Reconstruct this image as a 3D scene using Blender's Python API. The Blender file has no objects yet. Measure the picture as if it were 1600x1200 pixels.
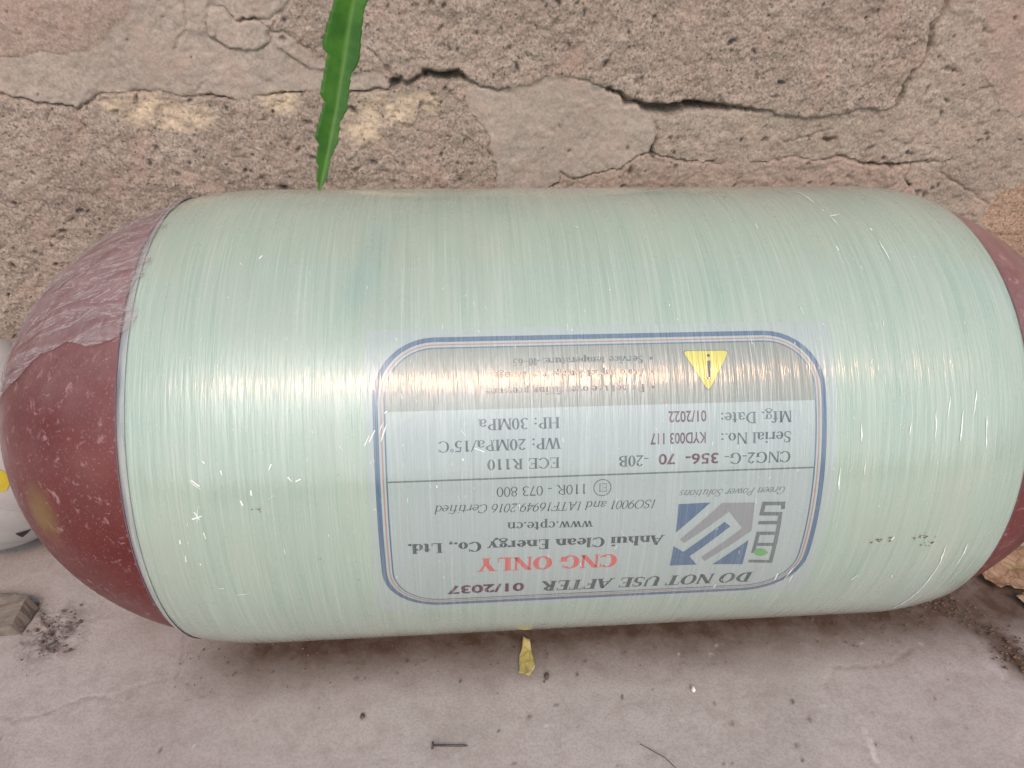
import bpy, bmesh, math, random
import numpy as np
from mathutils import Matrix, Vector
from mathutils.geometry import tessellate_polygon

sc = bpy.context.scene
# ------------------------------------------------------------------ camera
cd = bpy.data.cameras.new("camera"); cam = bpy.data.objects.new("camera", cd)
sc.collection.objects.link(cam); sc.camera = cam
cd.sensor_width = 36.0; cd.lens = 25.99; cd.clip_start = 0.02; cd.clip_end = 200
_r = Vector((0.996821, -0.077535, 0.018329)); _f = Vector((0.075403, 0.84382, -0.531303)); _u = Vector((0.025729, 0.530996, 0.846984))
cam.matrix_world = Matrix(((_r.x, _u.x, -_f.x, -0.06448), (_r.y, _u.y, -_f.y, -0.51400), (_r.z, _u.z, -_f.z, 0.52470), (0, 0, 0, 1)))
cd.dof.use_dof = True; cd.dof.focus_distance = 0.54; cd.dof.aperture_fstop = 30
# ------------------------------------------------------------------ sky, sun, exposure
SUN_EL, SUN_AZ = math.radians(46.5), math.radians(4)     # above and behind the photographer
world = bpy.data.worlds.new("World"); sc.world = world; world.use_nodes = True
wn, wl = world.node_tree.nodes, world.node_tree.links
sky = wn.new("ShaderNodeTexSky"); sky.sky_type = 'NISHITA'; sky.sun_disc = False
sky.sun_elevation = SUN_EL; sky.sun_rotation = math.radians(180) + SUN_AZ
sky.dust_density = 4.0; sky.air_density = 1.0; sky.ozone_density = 1.0
hs = wn.new("ShaderNodeHueSaturation"); hs.inputs["Saturation"].default_value = 0.42
bg = wn["Background"]; bg.inputs["Strength"].default_value = 0.14
wb = wn.new("ShaderNodeMix"); wb.data_type = 'RGBA'; wb.blend_type = 'MULTIPLY'; wb.inputs[0].default_value = 1.0
wb.inputs[7].default_value = (0.94, 1.0, 1.06, 1)       # camera white balance, the same over the whole sky
wl.new(sky.outputs[0], hs.inputs["Color"]); wl.new(hs.outputs[0], wb.inputs[6]); wl.new(wb.outputs[2], bg.inputs["Color"])
sl = bpy.data.lights.new("sun", 'SUN'); sl.energy = 0.72; sl.angle = math.radians(6.5); sl.color = (1.0, 0.44, 0.19)
sun = bpy.data.objects.new("sun", sl); sc.collection.objects.link(sun)
sd = Vector((math.cos(SUN_EL) * math.sin(SUN_AZ), -math.cos(SUN_EL) * math.cos(SUN_AZ), math.sin(SUN_EL)))
sun.rotation_euler = sd.to_track_quat('Z', 'Y').to_euler()
sc.view_settings.view_transform = 'Standard'; sc.view_settings.look = 'None'
sc.view_settings.gamma = 1.0; sc.view_settings.exposure = 0.30; sc.view_settings.use_curve_mapping = False

# ------------------------------------------------------------------ measured layout (metres, world axes)
R = 0.178          # radius of the cylinder; it lies along X on the ground z = 0
WALL_Y = 0.19
PIECES = {"mortar_left": [(-.2891,.5508),(-.3106,.4911),(-.3272,.454),(-.3503,.4345),(-.3662,.4235),(-.4025,.4232),(-.4193,.4191),(-.4399,.419),(-.5927,.4155),(-.6053,.3877),(-.4816,.3882),(-.4501,.3883),(-.4347,.3873),(-.4227,.3831),(-.3941,.3805),(-.391,.3762),(-.3704,.3886),(-.3645,.3907),(-.343,.3908),(-.3212,.3914),(-.3028,.3888),(-.2728,.3889),(-.262,.3879),(-.249,.3836),(-.2342,.389),(-.2173,.3907),(-.1837,.393),(-.1506,.3931),(-.1166,.3954),(-.115,.4024),(-.1317,.4107),(-.1486,.4091),(-.1649,.4116),(-.1837,.4279),(-.2003,.4408),(-.2152,.4406),(-.2119,.4485),(-.1981,.4564),(-.1867,.4746),(-.1738,.5533)],"brick_A": [(-.5245,.5648),(-.5927,.4155),(-.4399,.419),(-.4193,.4191),(-.4025,.4232),(-.3662,.4235),(-.3503,.4345),(-.3272,.454),(-.3106,.4911),(-.2891,.5508)],"brick_D": [(-.5776,.393),(-.4816,.3882),(-.4501,.3883),(-.4347,.3873),(-.4227,.3831),(-.3941,.3805),(-.391,.3762),(-.3704,.3886),(-.3645,.3907),(-.343,.3908),(-.3212,.3914),(-.3028,.3888),(-.2728,.3889),(-.262,.3879),(-.249,.3836),(-.2342,.389),(-.2173,.3907),(-.1837,.393),(-.1506,.3931),(-.1166,.3954),(-.0988,.4014),(-.0845,.4046),(-.0647,.4037),(-.0507,.3897),(-.0468,.3753),(-.0334,.3605),(-.0269,.3448),(-.0213,.3251),(-.0231,.3066),(-.0239,.2216),(-.0305,-.1084),(-.8134,-.0682)],"brick_B": [(-.1738,.5533),(-.1867,.4746),(-.1981,.4564),(-.2119,.4485),(-.2152,.4406),(-.2003,.4408),(-.1837,.4279),(-.1649,.4116),(-.1486,.4091),(-.1317,.4107),(-.115,.4024),(-.0988,.4014),(-.0843,.4078),(-.0646,.4058),(-.0505,.4037),(-.0419,.4),(-.0224,.3941),(-.0137,.3958),(.0208,.4041),(.0357,.4063),(.0574,.4043),(.0805,.3946),(.094,.3902),(.0994,.384),(.1107,.3841),(.1358,.3813),(.157,.3814),(.1964,.3792),(.2264,.3769),(.2439,.3735),(.2632,.3712),(.3026,.3718),(.3198,.3783),(.3483,.3783),(.3573,.3801),(.3625,.4019),(.366,.4125),(.3738,.4247),(.3722,.4371),(.3711,.4529),(.3786,.4643),(.3784,.4719),(.3739,.5014),(.3571,.5649)],"mortar_P": [(-.0507,.3897),(-.0419,.4),(-.0224,.3941),(-.0137,.3958),(.0208,.4041),(.0357,.4063),(.0574,.4043),(.0805,.3946),(.094,.3902),(.0994,.384),(.1107,.3841),(.1229,.3733),(.1305,.3606),(.1307,.3494),(.1271,.338),(.1114,.3338),(.0962,.3234),(.0593,.3155),(.05,.3143),(.0403,.3199),(.0383,.3106),(.0317,.3063),(.0323,.2208),(-.0239,.2216),(-.0231,.3066),(-.0213,.3251),(-.0269,.3448),(-.0334,.3605),(-.0468,.3753),(-.0507,.3897)],"brick_E": [(.0323,.2208),(.0317,.3063),(.0383,.3106),(.0403,.3199),(.05,.3143),(.0593,.3155),(.0962,.3234),(.1114,.3338),(.1271,.338),(.1452,.3331),(.1881,.3299),(.1961,.3274),(.2312,.331),(.264,.334),(.3056,.3332),(.3148,.3351),(.3276,.3338),(.3435,.3281),(.3591,.3268),(.3816,.3267),(.3919,.3254),(.3876,.314),(.4043,.3015),(.4461,.2145),(.5637,-.139),(.0428,-.1122)],"brick_C": [(.3707,.5652),(.4082,.4723),(.427,.4466),(.433,.414),(.449,.3972),(.4686,.3798),(.5062,.3679),(.6298,.3619),(.5238,.5685)],"brick_F": [(.4938,.2983),(.5161,.3114),(.6527,.3174),(.8375,-.0425),(.6179,.0626),(.5296,.167),(.4831,.2713)],"lump1": [(-.2619,.4586),(-.2488,.4597),(-.2425,.4511),(-.2243,.4503),(-.2149,.4431),(-.2153,.4332),(-.2283,.4255),(-.2494,.4274),(-.2665,.4352)],"lump2": [(-.241,.4739),(-.1841,.4746),(-.1968,.4584),(-.2127,.4505),(-.2244,.4494),(-.2397,.4521)],"lump3": [(-.2127,.4397),(-.2019,.4408),(-.1848,.4284),(-.1724,.4183),(-.1651,.4095),(-.1869,.4114),(-.2067,.4257)],"lump4": [(-.2775,.4826),(-.2547,.4829),(-.2592,.4596),(-.2671,.4402),(-.2789,.4391),(-.2848,.441)],"lump5": [(-.1506,.3931),(-.1487,.408),(-.1318,.4097),(-.1172,.4029),(-.1166,.3954)]}
CRACKS = [([(-.5776,.393),(-.4816,.3882),(-.4501,.3883),(-.4347,.3873),(-.4227,.3831),(-.3941,.3805),(-.391,.3762),(-.3704,.3886),(-.3645,.3907),(-.343,.3908),(-.3212,.3914),(-.3028,.3888),(-.2728,.3889),(-.262,.3879),(-.249,.3836),(-.2342,.389),(-.2173,.3907),(-.1837,.393),(-.1506,.3931),(-.1166,.3954)],.0018,.006),([(-.1166,.3954),(-.115,.4024),(-.0988,.4014),(-.0843,.4078),(-.0646,.4058),(-.0505,.4037)],.003,.01),([(-.0505,.4037),(-.0419,.4),(-.0224,.3941),(-.0137,.3958)],.0018,.006),([(-.0137,.3958),(.0208,.4041),(.0357,.4063),(.0574,.4043),(.0805,.3946)],.001,.002),([(.0805,.3946),(.094,.3902),(.0994,.384),(.1107,.3841)],.0025,.012),([(.1107,.3841),(.1358,.3813),(.157,.3814),(.1964,.3792)],.003,.015),([(.1964,.3792),(.2264,.3769),(.2439,.3735)],.0018,.007),([(.2439,.3735),(.2632,.3712),(.3026,.3718),(.3198,.3783),(.3483,.3783),(.3573,.3801)],.001,.002),([(.3573,.3801),(.3625,.4019),(.366,.4125),(.3738,.4247),(.3722,.4371),(.3711,.4529),(.3786,.4643),(.3784,.4719),(.3739,.5014),(.3571,.5649)],.0038,.012),([(-.0507,.3897),(-.0468,.3753),(-.0334,.3605),(-.0269,.3448),(-.0213,.3251),(-.0231,.3066),(-.0239,.2216)],.0012,.0035),([(.1107,.3841),(.1229,.3733),(.1305,.3606),(.1307,.3494),(.1271,.338)],.0022,.01),([(.1271,.338),(.1114,.3338),(.0962,.3234),(.0593,.3155),(.05,.3143),(.0403,.3199),(.0383,.3106),(.0317,.3063),(.0323,.2208)],.0013,.0035),([(.1271,.338),(.1452,.3331),(.1881,.3299),(.1961,.3274),(.2312,.331),(.264,.334),(.3056,.3332),(.3148,.3351),(.3276,.3338),(.3435,.3281),(.3591,.3268),(.3816,.3267),(.3919,.3254)],.0014,.004),([(.3919,.3254),(.3876,.314),(.4043,.3015),(.4461,.2145)],.0016,.004),([(.3148,.3351),(.3351,.33),(.3592,.3262),(.4082,.3286),(.4278,.3298)],.002,.006),([(.3435,.3281),(.3498,.3154)],.0014,.004),([(.2264,.3769),(.2402,.3647),(.249,.3528),(.2563,.3486),(.2773,.354),(.3013,.36)],.0012,.003),([(.4217,.3183),(.45,.3052),(.4885,.285),(.509,.2862),(.5216,.2982)],.0015,.003),([(.4362,.3971),(.4473,.3983)],.002,.004),([(.3914,.4166),(.4052,.4128)],.0015,.003),([(.381,.4643),(.3958,.4568)],.0012,.003),([(.4249,.4439),(.4331,.4466)],.0015,.004),([(-.2619,.4586),(-.2488,.4597),(-.2425,.4511),(-.2243,.4503),(-.2149,.4431),(-.2153,.4332),(-.2283,.4255),(-.2494,.4274),(-.2665,.4352),(-.2619,.4586)],.0016,.004),([(-.2127,.4397),(-.2019,.4408),(-.1848,.4284),(-.1724,.4183),(-.1651,.4095),(-.1869,.4114),(-.2067,.4257)],.0012,.003),([(-.1841,.4746),(-.1968,.4584),(-.2127,.4505),(-.2244,.4494),(-.2397,.4521)],.0014,.003),([(-.2775,.4826),(-.2839,.44),(-.2931,.434),(-.2976,.425)],.0016,.004),([(-.4396,.42),(-.4193,.4191),(-.4025,.4232),(-.3766,.4234)],.001,.0015),([(-.3816,.4169),(-.3824,.4103)],.0015,.003),([(-.3094,.4199),(-.2983,.4098),(-.3023,.3915)],.001,.002),([(-.2859,.3915),(-.2789,.3995)],.001,.002),([(-.133,.4288),(-.1202,.416),(-.1143,.4056)],.0012,.003),([(-.1242,.4365),(-.1084,.4264)],.001,.002),([(-.216,.4357),(-.2025,.4554),(-.19,.4698)],.0018,.004),([(.0256,.4367),(.0288,.4301),(.0369,.4379)],.0016,.003),([(.1849,.3961),(.2009,.3917)],.0016,.003)]
GAPS = [[(-.0853,.4115),(-.0702,.4095),(-.0554,.4112),(-.0493,.4048),(-.0647,.4037),(-.0827,.4068)],[(.0978,.3874),(.1173,.3846),(.1416,.383),(.1536,.3836),(.1569,.3779),(.1429,.3733),(.1276,.3745),(.1117,.3812)],[(.1565,.3848),(.1715,.3859),(.196,.3815),(.2264,.3769),(.1966,.378),(.1727,.3785),(.1581,.3779)],[(-.1156,.4024),(-.1088,.4035),(-.1102,.3992),(-.1153,.3981)],[(.2967,.3528),(.3071,.3498),(.3047,.3468)]]
LICHEN = [((-.3301,.3769),.03),((-.2928,.3715),.022),((-.3103,.3671),.02),((-.3563,.3806),.015),((-.2126,.3848),.02),((-.1233,.374),.035),((-.0882,.3841),.02),((-.1415,.3616),.025)]
SCRATCHES = [[(.2576,.2448),(.2595,.261),(.2601,.2833),(.26,.3092),(.2602,.3386)],[(.274,.2458),(.2741,.2675)],[(.1912,-.0504),(.1958,-.0461),(.1963,-.0213)],[(.1975,-.0116),(.1981,-.0096)],[(.1988,-.0021),(.2007,.0094)],[(.1988,-.0021),(.2074,-.0038)],[(.222,.0135),(.2221,.0165)],[(.2226,.028),(.2233,.0391),(.2238,.0465)],[(-.2218,.1776),(-.2154,.1833)],[(-.2203,.1772),(-.2156,.1813)],[(-.2206,.1973),(-.218,.2024)],[(-.2224,.2022),(-.2162,.2)],[(-.2185,.1953),(-.2194,.2049)],[(-.2169,.2112),(-.2161,.2157)],[(-.2305,.2281),(-.231,.2331)],[(-.2318,.2163),(-.232,.2195)],[(-.2064,.2626),(-.197,.2614)],[(-.2152,.2557),(-.2125,.2559)],[(-.1866,.1848),(-.1865,.188)],[(-.1931,.191),(-.1919,.1943)],[(-.2028,.1721),(-.2023,.1748)],[(-.213,.166),(-.2116,.1676)],[(-.1192,.16),(-.1164,.154)],[(-.1165,.1578),(-.1129,.151)],[(-.1107,.1534),(-.1075,.1459)],[(-.1094,.158),(-.1061,.1474)],[(-.1071,.1414),(-.1055,.1399)],[(-.0546,.1636),(-.0486,.1661)],[(-.0613,.1712),(-.0617,.1696)],[(-.0778,.1858),(-.0774,.1874)],[(.106,.2791),(.1065,.2753)],[(.1468,.2732),(.1472,.2661)],[(.1537,.2738),(.1566,.26)],[(.1576,.2763),(.1582,.269)],[(.217,.2397),(.219,.236)],[(.1898,.1892),(.1897,.1799)],[(.1742,.1986),(.1734,.1835)],[(.1857,.1554),(.1864,.1675)],[(.2172,.1644),(.2186,.1563)],[(.2024,.2777),(.2049,.2718)],[(.2305,.2768),(.2305,.2745)],[(.2342,.169),(.2346,.1488)],[(.2421,.155),(.244,.141)],[(.2512,.1695),(.2523,.1493)],[(.259,.1535),(.262,.1375)],[(.2686,.1742),(.2684,.1538)],[(-.1854,.0371),(-.1838,.0343)],[(-.1754,.173),(-.1737,.1692)],[(-.1647,.1773),(-.1626,.1802)],[(-.1604,.1803),(-.1573,.1788)],[(-.2228,.2336),(-.2224,.2356)],[(.1429,.0069),(.1428,.013)],[(.1912,.0319),(.1915,.0362)]]
GROUND_CRACKS = [([(-.4195,-.1398),(-.4096,-.1421),(-.391,-.1384),(-.3734,-.1307),(-.3623,-.1246),(-.3453,-.1246),(-.3351,-.1189),(-.3181,-.1147),(-.2987,-.1111),(-.2991,-.1013),(-.2995,-.0874),(-.305,-.0706),(-.307,-.0504)],.0012,.0012),([(-.2987,-.1111),(-.2874,-.1172),(-.2833,-.1193)],.0012,.0012),([(.235,-.1502),(.2471,-.1336),(.2579,-.1368),(.2775,-.1355),(.2932,-.1378),(.3103,-.1293),(.3232,-.1215)],.0016,.0014),([(.1323,-.0776),(.1247,-.105),(.1159,-.1309)],.0016,.0015)]
GROUND_SCRATCH = [(.2453,-.1794),(.246,-.1937),(.2442,-.2073),(.2428,-.2188)]
SPOT = {"nail0": (-.0891,-.1867),"nail1": (-.0622,-.1885),"soot": (-.4185,-.0608),"chip": (.1211,-.1501),"yl0": (-.0103,-.0965),"yl1": (-.0154,-.1341),"wood": (-.445,-.0311),"dirt_shade0": (.3838,-.0822),"dirt_shade1": (.4095,-.1427),"dl0": (.4295,-.0515),"dl1": (.4466,-.0898),"dl2": (.4713,-.0289)}
SPECKS = [(-.1435,-.1573),(-.1117,-.1063),(-.0668,-.129),(.0034,-.1305),(.0228,-.1764),(-.0389,-.1755),(-.0137,-.1647),(.0623,-.1521),(.0376,-.1158),(.0882,-.1468),(-.2918,-.1728),(-.2212,-.1094),(-.284,-.1309),(-.2268,-.153),(.1386,-.1747),(.1431,-.181),(.2048,-.1823),(.1864,-.2029),(.278,-.2022),(.3271,-.1964),(.2572,-.1808),(.0085,-.1561),(-.077,-.0923),(-.152,-.1211),(.1983,-.1656)]
STALK = [(.0667,-.195),(.0738,-.2001),(.0832,-.2072),(.0909,-.218)]
WOOD = [(-.5143,-.0121),(-.4765,-.0219),(-.4453,-.0304),(-.4482,-.0589),(-.4894,-.0597)]
LEAF = {"L": [(.07116,-.00602),(.06318,-.00727),(.05504,-.00789),(.05295,-.00693),(.05221,-.00533),(.04428,-.00542),(.03693,-.00563),(.03552,-.00448),(.03432,-.00342),(.02717,-.00419),(.02,-.00472),(.01879,-.0035),(.01794,-.00284),(.01384,-.0029),(.01061,-.00245),(.00952,-.00164),(.00641,-.00162),(.00339,-.0012),(.00278,-.00048),(-.00031,-.00021)],"R": [(.07499,.00692),(.07234,.00579),(.06772,.00594),(.06267,.00641),(.05431,.00726),(.05064,.00708),(.04747,.00527),(.04239,.00547),(.03756,.00586),(.03315,.00617),(.02814,.00427),(.02342,.00462),(.01967,.00492),(.01465,.00337),(.0097,.00322),(.00524,.00316),(.00149,.00182)],"tip": [-.11944,-.20779,.42918],"ax": [.25051,.24277,.93718],"ac": [.95686,.08507,-.27781],"nn": [-.14717,.96635,-.21099]}
LOGO = {"blue": [[(.0716,.2043),(.092,.204),(.0718,.225)],[(.0786,.2412),(.1026,.2184),(.1068,.222),(.0833,.2454),(.0893,.2535),(.0713,.2532),(.0716,.236)],[(.1204,.2335),(.1204,.2551),(.0999,.2537)]],"grey": [[(.075,.2307),(.0994,.2046),(.1205,.2052),(.1212,.2261),(.094,.2505),(.0911,.2466),(.1148,.2237),(.1046,.2111),(.0782,.2338)]],"green": [[(.1249,.2439),(.1282,.241),(.1319,.2416),(.1359,.2453),(.1326,.2479),(.1283,.2473)]],"mono": [[(.1393,.2094),(.1392,.2067),(.1266,.2062),(.1259,.2135),(.1382,.2141),(.1385,.2215),(.1388,.2378),(.1391,.2536),(.1252,.2524)],[(.1261,.2202),(.1383,.2207)],[(.1357,.2289),(.126,.2284),(.1257,.2375),(.1388,.2382)],[(.1257,.2375),(.1255,.2436)]]}
# ------------------------------------------------------------------ helpers
COL = sc.collection
def link(o, parent=None):
    COL.objects.link(o)
    if parent is not None: o.parent = parent
    return o
def empty(name, loc=(0, 0, 0)):
    o = bpy.data.objects.new(name, None); o.location = loc; o.empty_display_size = 0.05
    return link(o)
def tag(o, label=None, cat=None, group=None, kind=None):
    if label: o["label"] = label
    if cat: o["category"] = cat
    if group: o["group"] = group
    if kind: o["kind"] = kind
    return o
def mesh_obj(name, verts, faces, mat, parent=None, smooth=True, uv=None, attrs=None):
    me = bpy.data.meshes.new(name)
    me.from_pydata([tuple(map(float, v)) for v in verts], [], [tuple(map(int, f)) for f in faces])
    if mat: me.materials.append(mat)
    if uv is not None:
        ul = me.uv_layers.new(name="UVMap")
        li = np.empty(len(me.loops), dtype=np.int32); me.loops.foreach_get("vertex_index", li)
        ul.data.foreach_set("uv", np.asarray(uv, dtype=np.float32)[li].ravel())
    for k, a in (attrs or {}).items():
        at = me.attributes.new(k, 'FLOAT', 'POINT'); at.data.foreach_set("value", np.asarray(a, dtype=np.float32))
    me.validate(); 
    if smooth: me.polygons.foreach_set("use_smooth", [True] * len(me.polygons))
    me.update()
    o = bpy.data.objects.new(name, me)
    o = link(o, parent)
    return o

# numpy value noise -------------------------------------------------
def _hash(ix, iy, seed):
    h = (ix.astype(np.int64) * 374761393 + iy.astype(np.int64) * 668265263 + seed * 1442695041) & 0x7fffffff
    h = ((h ^ (h >> 13)) * 1274126177) & 0x7fffffff
    return ((h ^ (h >> 16)) & 0xffff) / 65535.0
def vnoise(x, y, seed=0):
    ix, iy = np.floor(x), np.floor(y); fx, fy = x - ix, y - iy
    fx = fx * fx * fx * (fx * (fx * 6 - 15) + 10); fy = fy * fy * fy * (fy * (fy * 6 - 15) + 10)
    a, b = _hash(ix, iy, seed), _hash(ix + 1, iy, seed); c, d = _hash(ix, iy + 1, seed), _hash(ix + 1, iy + 1, seed)
    return (a + (b - a) * fx) * (1 - fy) + (c + (d - c) * fx) * fy - 0.5
def fbm(x, y, wl, oct=4, seed=0, gain=0.5):
    s, a, t = 0, 1.0, 0.0
    for i in range(oct):
        ca, sa = math.cos(i * 1.1), math.sin(i * 1.1)
        s = s + a * vnoise((x * ca - y * sa) / wl + 17.3 * i, (x * sa + y * ca) / wl - 5.1 * i, seed + i); t += a; a *= gain; wl *= 0.5
    return s / t * 1.6
def seg_dist(x, y, pl):
    d = np.full(x.shape, 9.0)
    for (ax, ay), (bx, by) in zip(pl[:-1], pl[1:]):
        m = (x > min(ax, bx) - .02) & (x < max(ax, bx) + .02) & (y > min(ay, by) - .02) & (y < max(ay, by) + .02)
        if not m.any(): continue
        px, py = x[m], y[m]; dx, dy = bx - ax, by - ay; L = dx * dx + dy * dy + 1e-12
        t = np.clip(((px - ax) * dx + (py - ay) * dy) / L, 0, 1)
        d[m] = np.minimum(d[m], np.hypot(px - ax - t * dx, py - ay - t * dy))
    return d
def inside(x, y, poly):
    r = np.zeros(x.shape, bool)
    for (ax, ay), (bx, by) in zip(poly, poly[1:] + poly[:1]):
        c = (ay > y) != (by > y)
        with np.errstate(divide='ignore', invalid='ignore'):
            r ^= c & (x < (bx - ax) * (y - ay) / ((by - ay) if by != ay else 1e-12) + ax)
    return r

# node helpers ------------------------------------------------------
class NT:
    def __init__(self, name):
        self.m = bpy.data.materials.new(name); self.m.use_nodes = True
        self.n, self.l = self.m.node_tree.nodes, self.m.node_tree.links
        self.bsdf = self.n["Principled BSDF"]; self.out = self.n["Material Output"]
    def new(self, t, **kw):
        nd = self.n.new(t)
        for k, v in kw.items(): setattr(nd, k, v)
        return nd
    def set(self, sock, v):
        if isinstance(v, bpy.types.NodeSocket): self.l.new(v, sock)
        else: sock.default_value = v
    def coord(self, kind="Object", scale=(1, 1, 1), rot=(0, 0, 0)):
        tc = self.new("ShaderNodeTexCoord"); mp = self.new("ShaderNodeMapping")
        mp.inputs["Scale"].default_value = scale; mp.inputs["Rotation"].default_value = rot
        self.l.new(tc.outputs[kind], mp.inputs["Vector"]); return mp.outputs[0]
    def noise(self, vec, scale, detail=4, rough=0.55, dist=0.0):
        t = self.new("ShaderNodeTexNoise"); self.l.new(vec, t.inputs["Vector"])
        t.inputs["Scale"].default_value = scale; t.inputs["Detail"].default_value = detail
        t.inputs["Roughness"].default_value = rough; t.inputs["Distortion"].default_value = dist
        return t.outputs["Fac"]
    def voro(self, vec, scale, feature='F1', rnd=1.0):
        t = self.new("ShaderNodeTexVoronoi", feature=feature); self.l.new(vec, t.inputs["Vector"])
        t.inputs["Scale"].default_value = scale; t.inputs["Randomness"].default_value = rnd
        return t
    def ramp(self, fac, stops):
        r = self.new("ShaderNodeValToRGB"); self.set(r.inputs[0], fac); e = r.color_ramp.elements
        while len(e) < len(stops): e.new(0.5)
        for i, (p, c) in enumerate(stops):
            e[i].position = p; e[i].color = (c, c, c, 1) if isinstance(c, (int, float)) else (*c, 1)
        return r.outputs[0]
    def mix(self, fac, a, b, mode='MIX'):
        m = self.new("ShaderNodeMix", data_type='RGBA', blend_type=mode)
        self.set(m.inputs[0], fac)
        for s, v in ((m.inputs[6], a), (m.inputs[7], b)):
            self.set(s, v if isinstance(v, bpy.types.NodeSocket) else (*v, 1))
        return m.outputs[2]
    def math(self, op, a, b=0.0, clamp=False):
        m = self.new("ShaderNodeMath", operation=op, use_clamp=clamp); self.set(m.inputs[0], a); self.set(m.inputs[1], b)
        return m.outputs[0]
    def attr(self, name):
        a = self.new("ShaderNodeAttribute"); a.attribute_name = name; return a.outputs["Fac"]
    def bump(self, h, strength=0.5, dist=0.001, normal=None):
        b = self.new("ShaderNodeBump"); self.set(b.inputs["Height"], h)
        b.inputs["Strength"].default_value = strength; b.inputs["Distance"].default_value = dist
        if normal is not None: self.l.new(normal, b.inputs["Normal"])
        return b.outputs[0]
    def p(self, **kw):
        names = dict(color="Base Color", rough="Roughness", normal="Normal", spec="Specular IOR Level", coat="Coat Weight", coat_rough="Coat Roughness",
                     coat_normal="Coat Normal", metal="Metallic", aniso="Anisotropic", aniso_rot="Anisotropic Rotation", tangent="Tangent", alpha="Alpha", sss="Subsurface Weight", trans="Transmission Weight")
        for k, v in kw.items():
            s = self.bsdf.inputs[names[k]]
            self.set(s, (*v, 1) if isinstance(v, tuple) and len(v) == 3 else v)
        return self.m

# ------------------------------------------------------------------ materials of the setting
def brick_mat(name, c1, c2, c3, grain=1.0, specks=1.0):
    t = NT(name); v = t.coord()
    big = t.ramp(t.noise(v, 14, 5, 0.6, 0.6), [(0.34, c1), (0.52, c2), (0.68, c3)])
    fine = t.noise(v, 420, 3, 0.65); mid = t.noise(v, 95, 5, 0.65, 0.5)
    col = t.mix(t.ramp(mid, [(0.36, 0.0), (0.66, 1.0)]), t.mix(0.5, big, tuple(c * 0.6 for c in c2)), big)
    col = t.mix(t.ramp(fine, [(0.36, 0.75 * grain), (0.5, 0.0)]), col, tuple(c * 0.40 for c in c1))
    col = t.mix(t.ramp(fine, [(0.55, 0.0), (0.68, 0.6 * grain)]), col, tuple(min(1, c * 1.35) for c in c3))
    hue = t.noise(v, 30, 3, 0.5)
    col = t.mix(t.ramp(hue, [(0.5, 0.0), (0.75, 0.35)]), col, (0.47, 0.31, 0.24))
    col = t.mix(t.ramp(t.noise(v, 23, 4, 0.6), [(0.56, 0.0), (0.8, 0.4)]), col, (0.36, 0.335, 0.27))
    col = t.mix(t.math('MULTIPLY', t.attr("lichen"), t.ramp(t.noise(v, 70, 5, 0.7), [(0.36, 0.0), (0.58, 0.9)])), col, (0.74, 0.60, 0.42))
    col = t.mix(t.attr("speck"), col, (0.045, 0.043, 0.045))
    col = t.mix(t.ramp(t.noise(v, 260, 2, 0.5), [(0.30, 0.8 * specks), (0.36, 0.0)]), col, (0.05, 0.04, 0.035))
    h = t.math('ADD', t.math('MULTIPLY', t.noise(v, 330, 5, 0.7), 0.7), t.math('MULTIPLY', t.noise(v, 110, 4, 0.6), 0.9))
    return t.p(color=col, rough=0.92, spec=0.2, normal=t.bump(h, 0.9 * min(1, grain + .15), 0.0022))
MAT = {}
MAT['brick'] = brick_mat("brick_grainy", (0.335, 0.275, 0.222), (0.40, 0.33, 0.268), (0.455, 0.38, 0.312), 0.85, 0.8)
MAT['brick_pink'] = brick_mat("brick_pink", (0.355, 0.285, 0.23), (0.415, 0.328, 0.265), (0.465, 0.372, 0.305), 0.55, 0.3)
MAT['brick_brown'] = brick_mat("brick_brown", (0.36, 0.24, 0.17), (0.43, 0.30, 0.21), (0.50, 0.37, 0.28), 0.9, 0.7)
MAT['mortar'] = brick_mat("mortar_grey", (0.37, 0.318, 0.265), (0.428, 0.368, 0.308), (0.478, 0.415, 0.35), 0.35, 0.06)
MAT['mortar_rough'] = brick_mat("mortar_brownish", (0.335, 0.285, 0.228), (0.40, 0.338, 0.27), (0.455, 0.39, 0.32), 0.65, 0.35)

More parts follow.
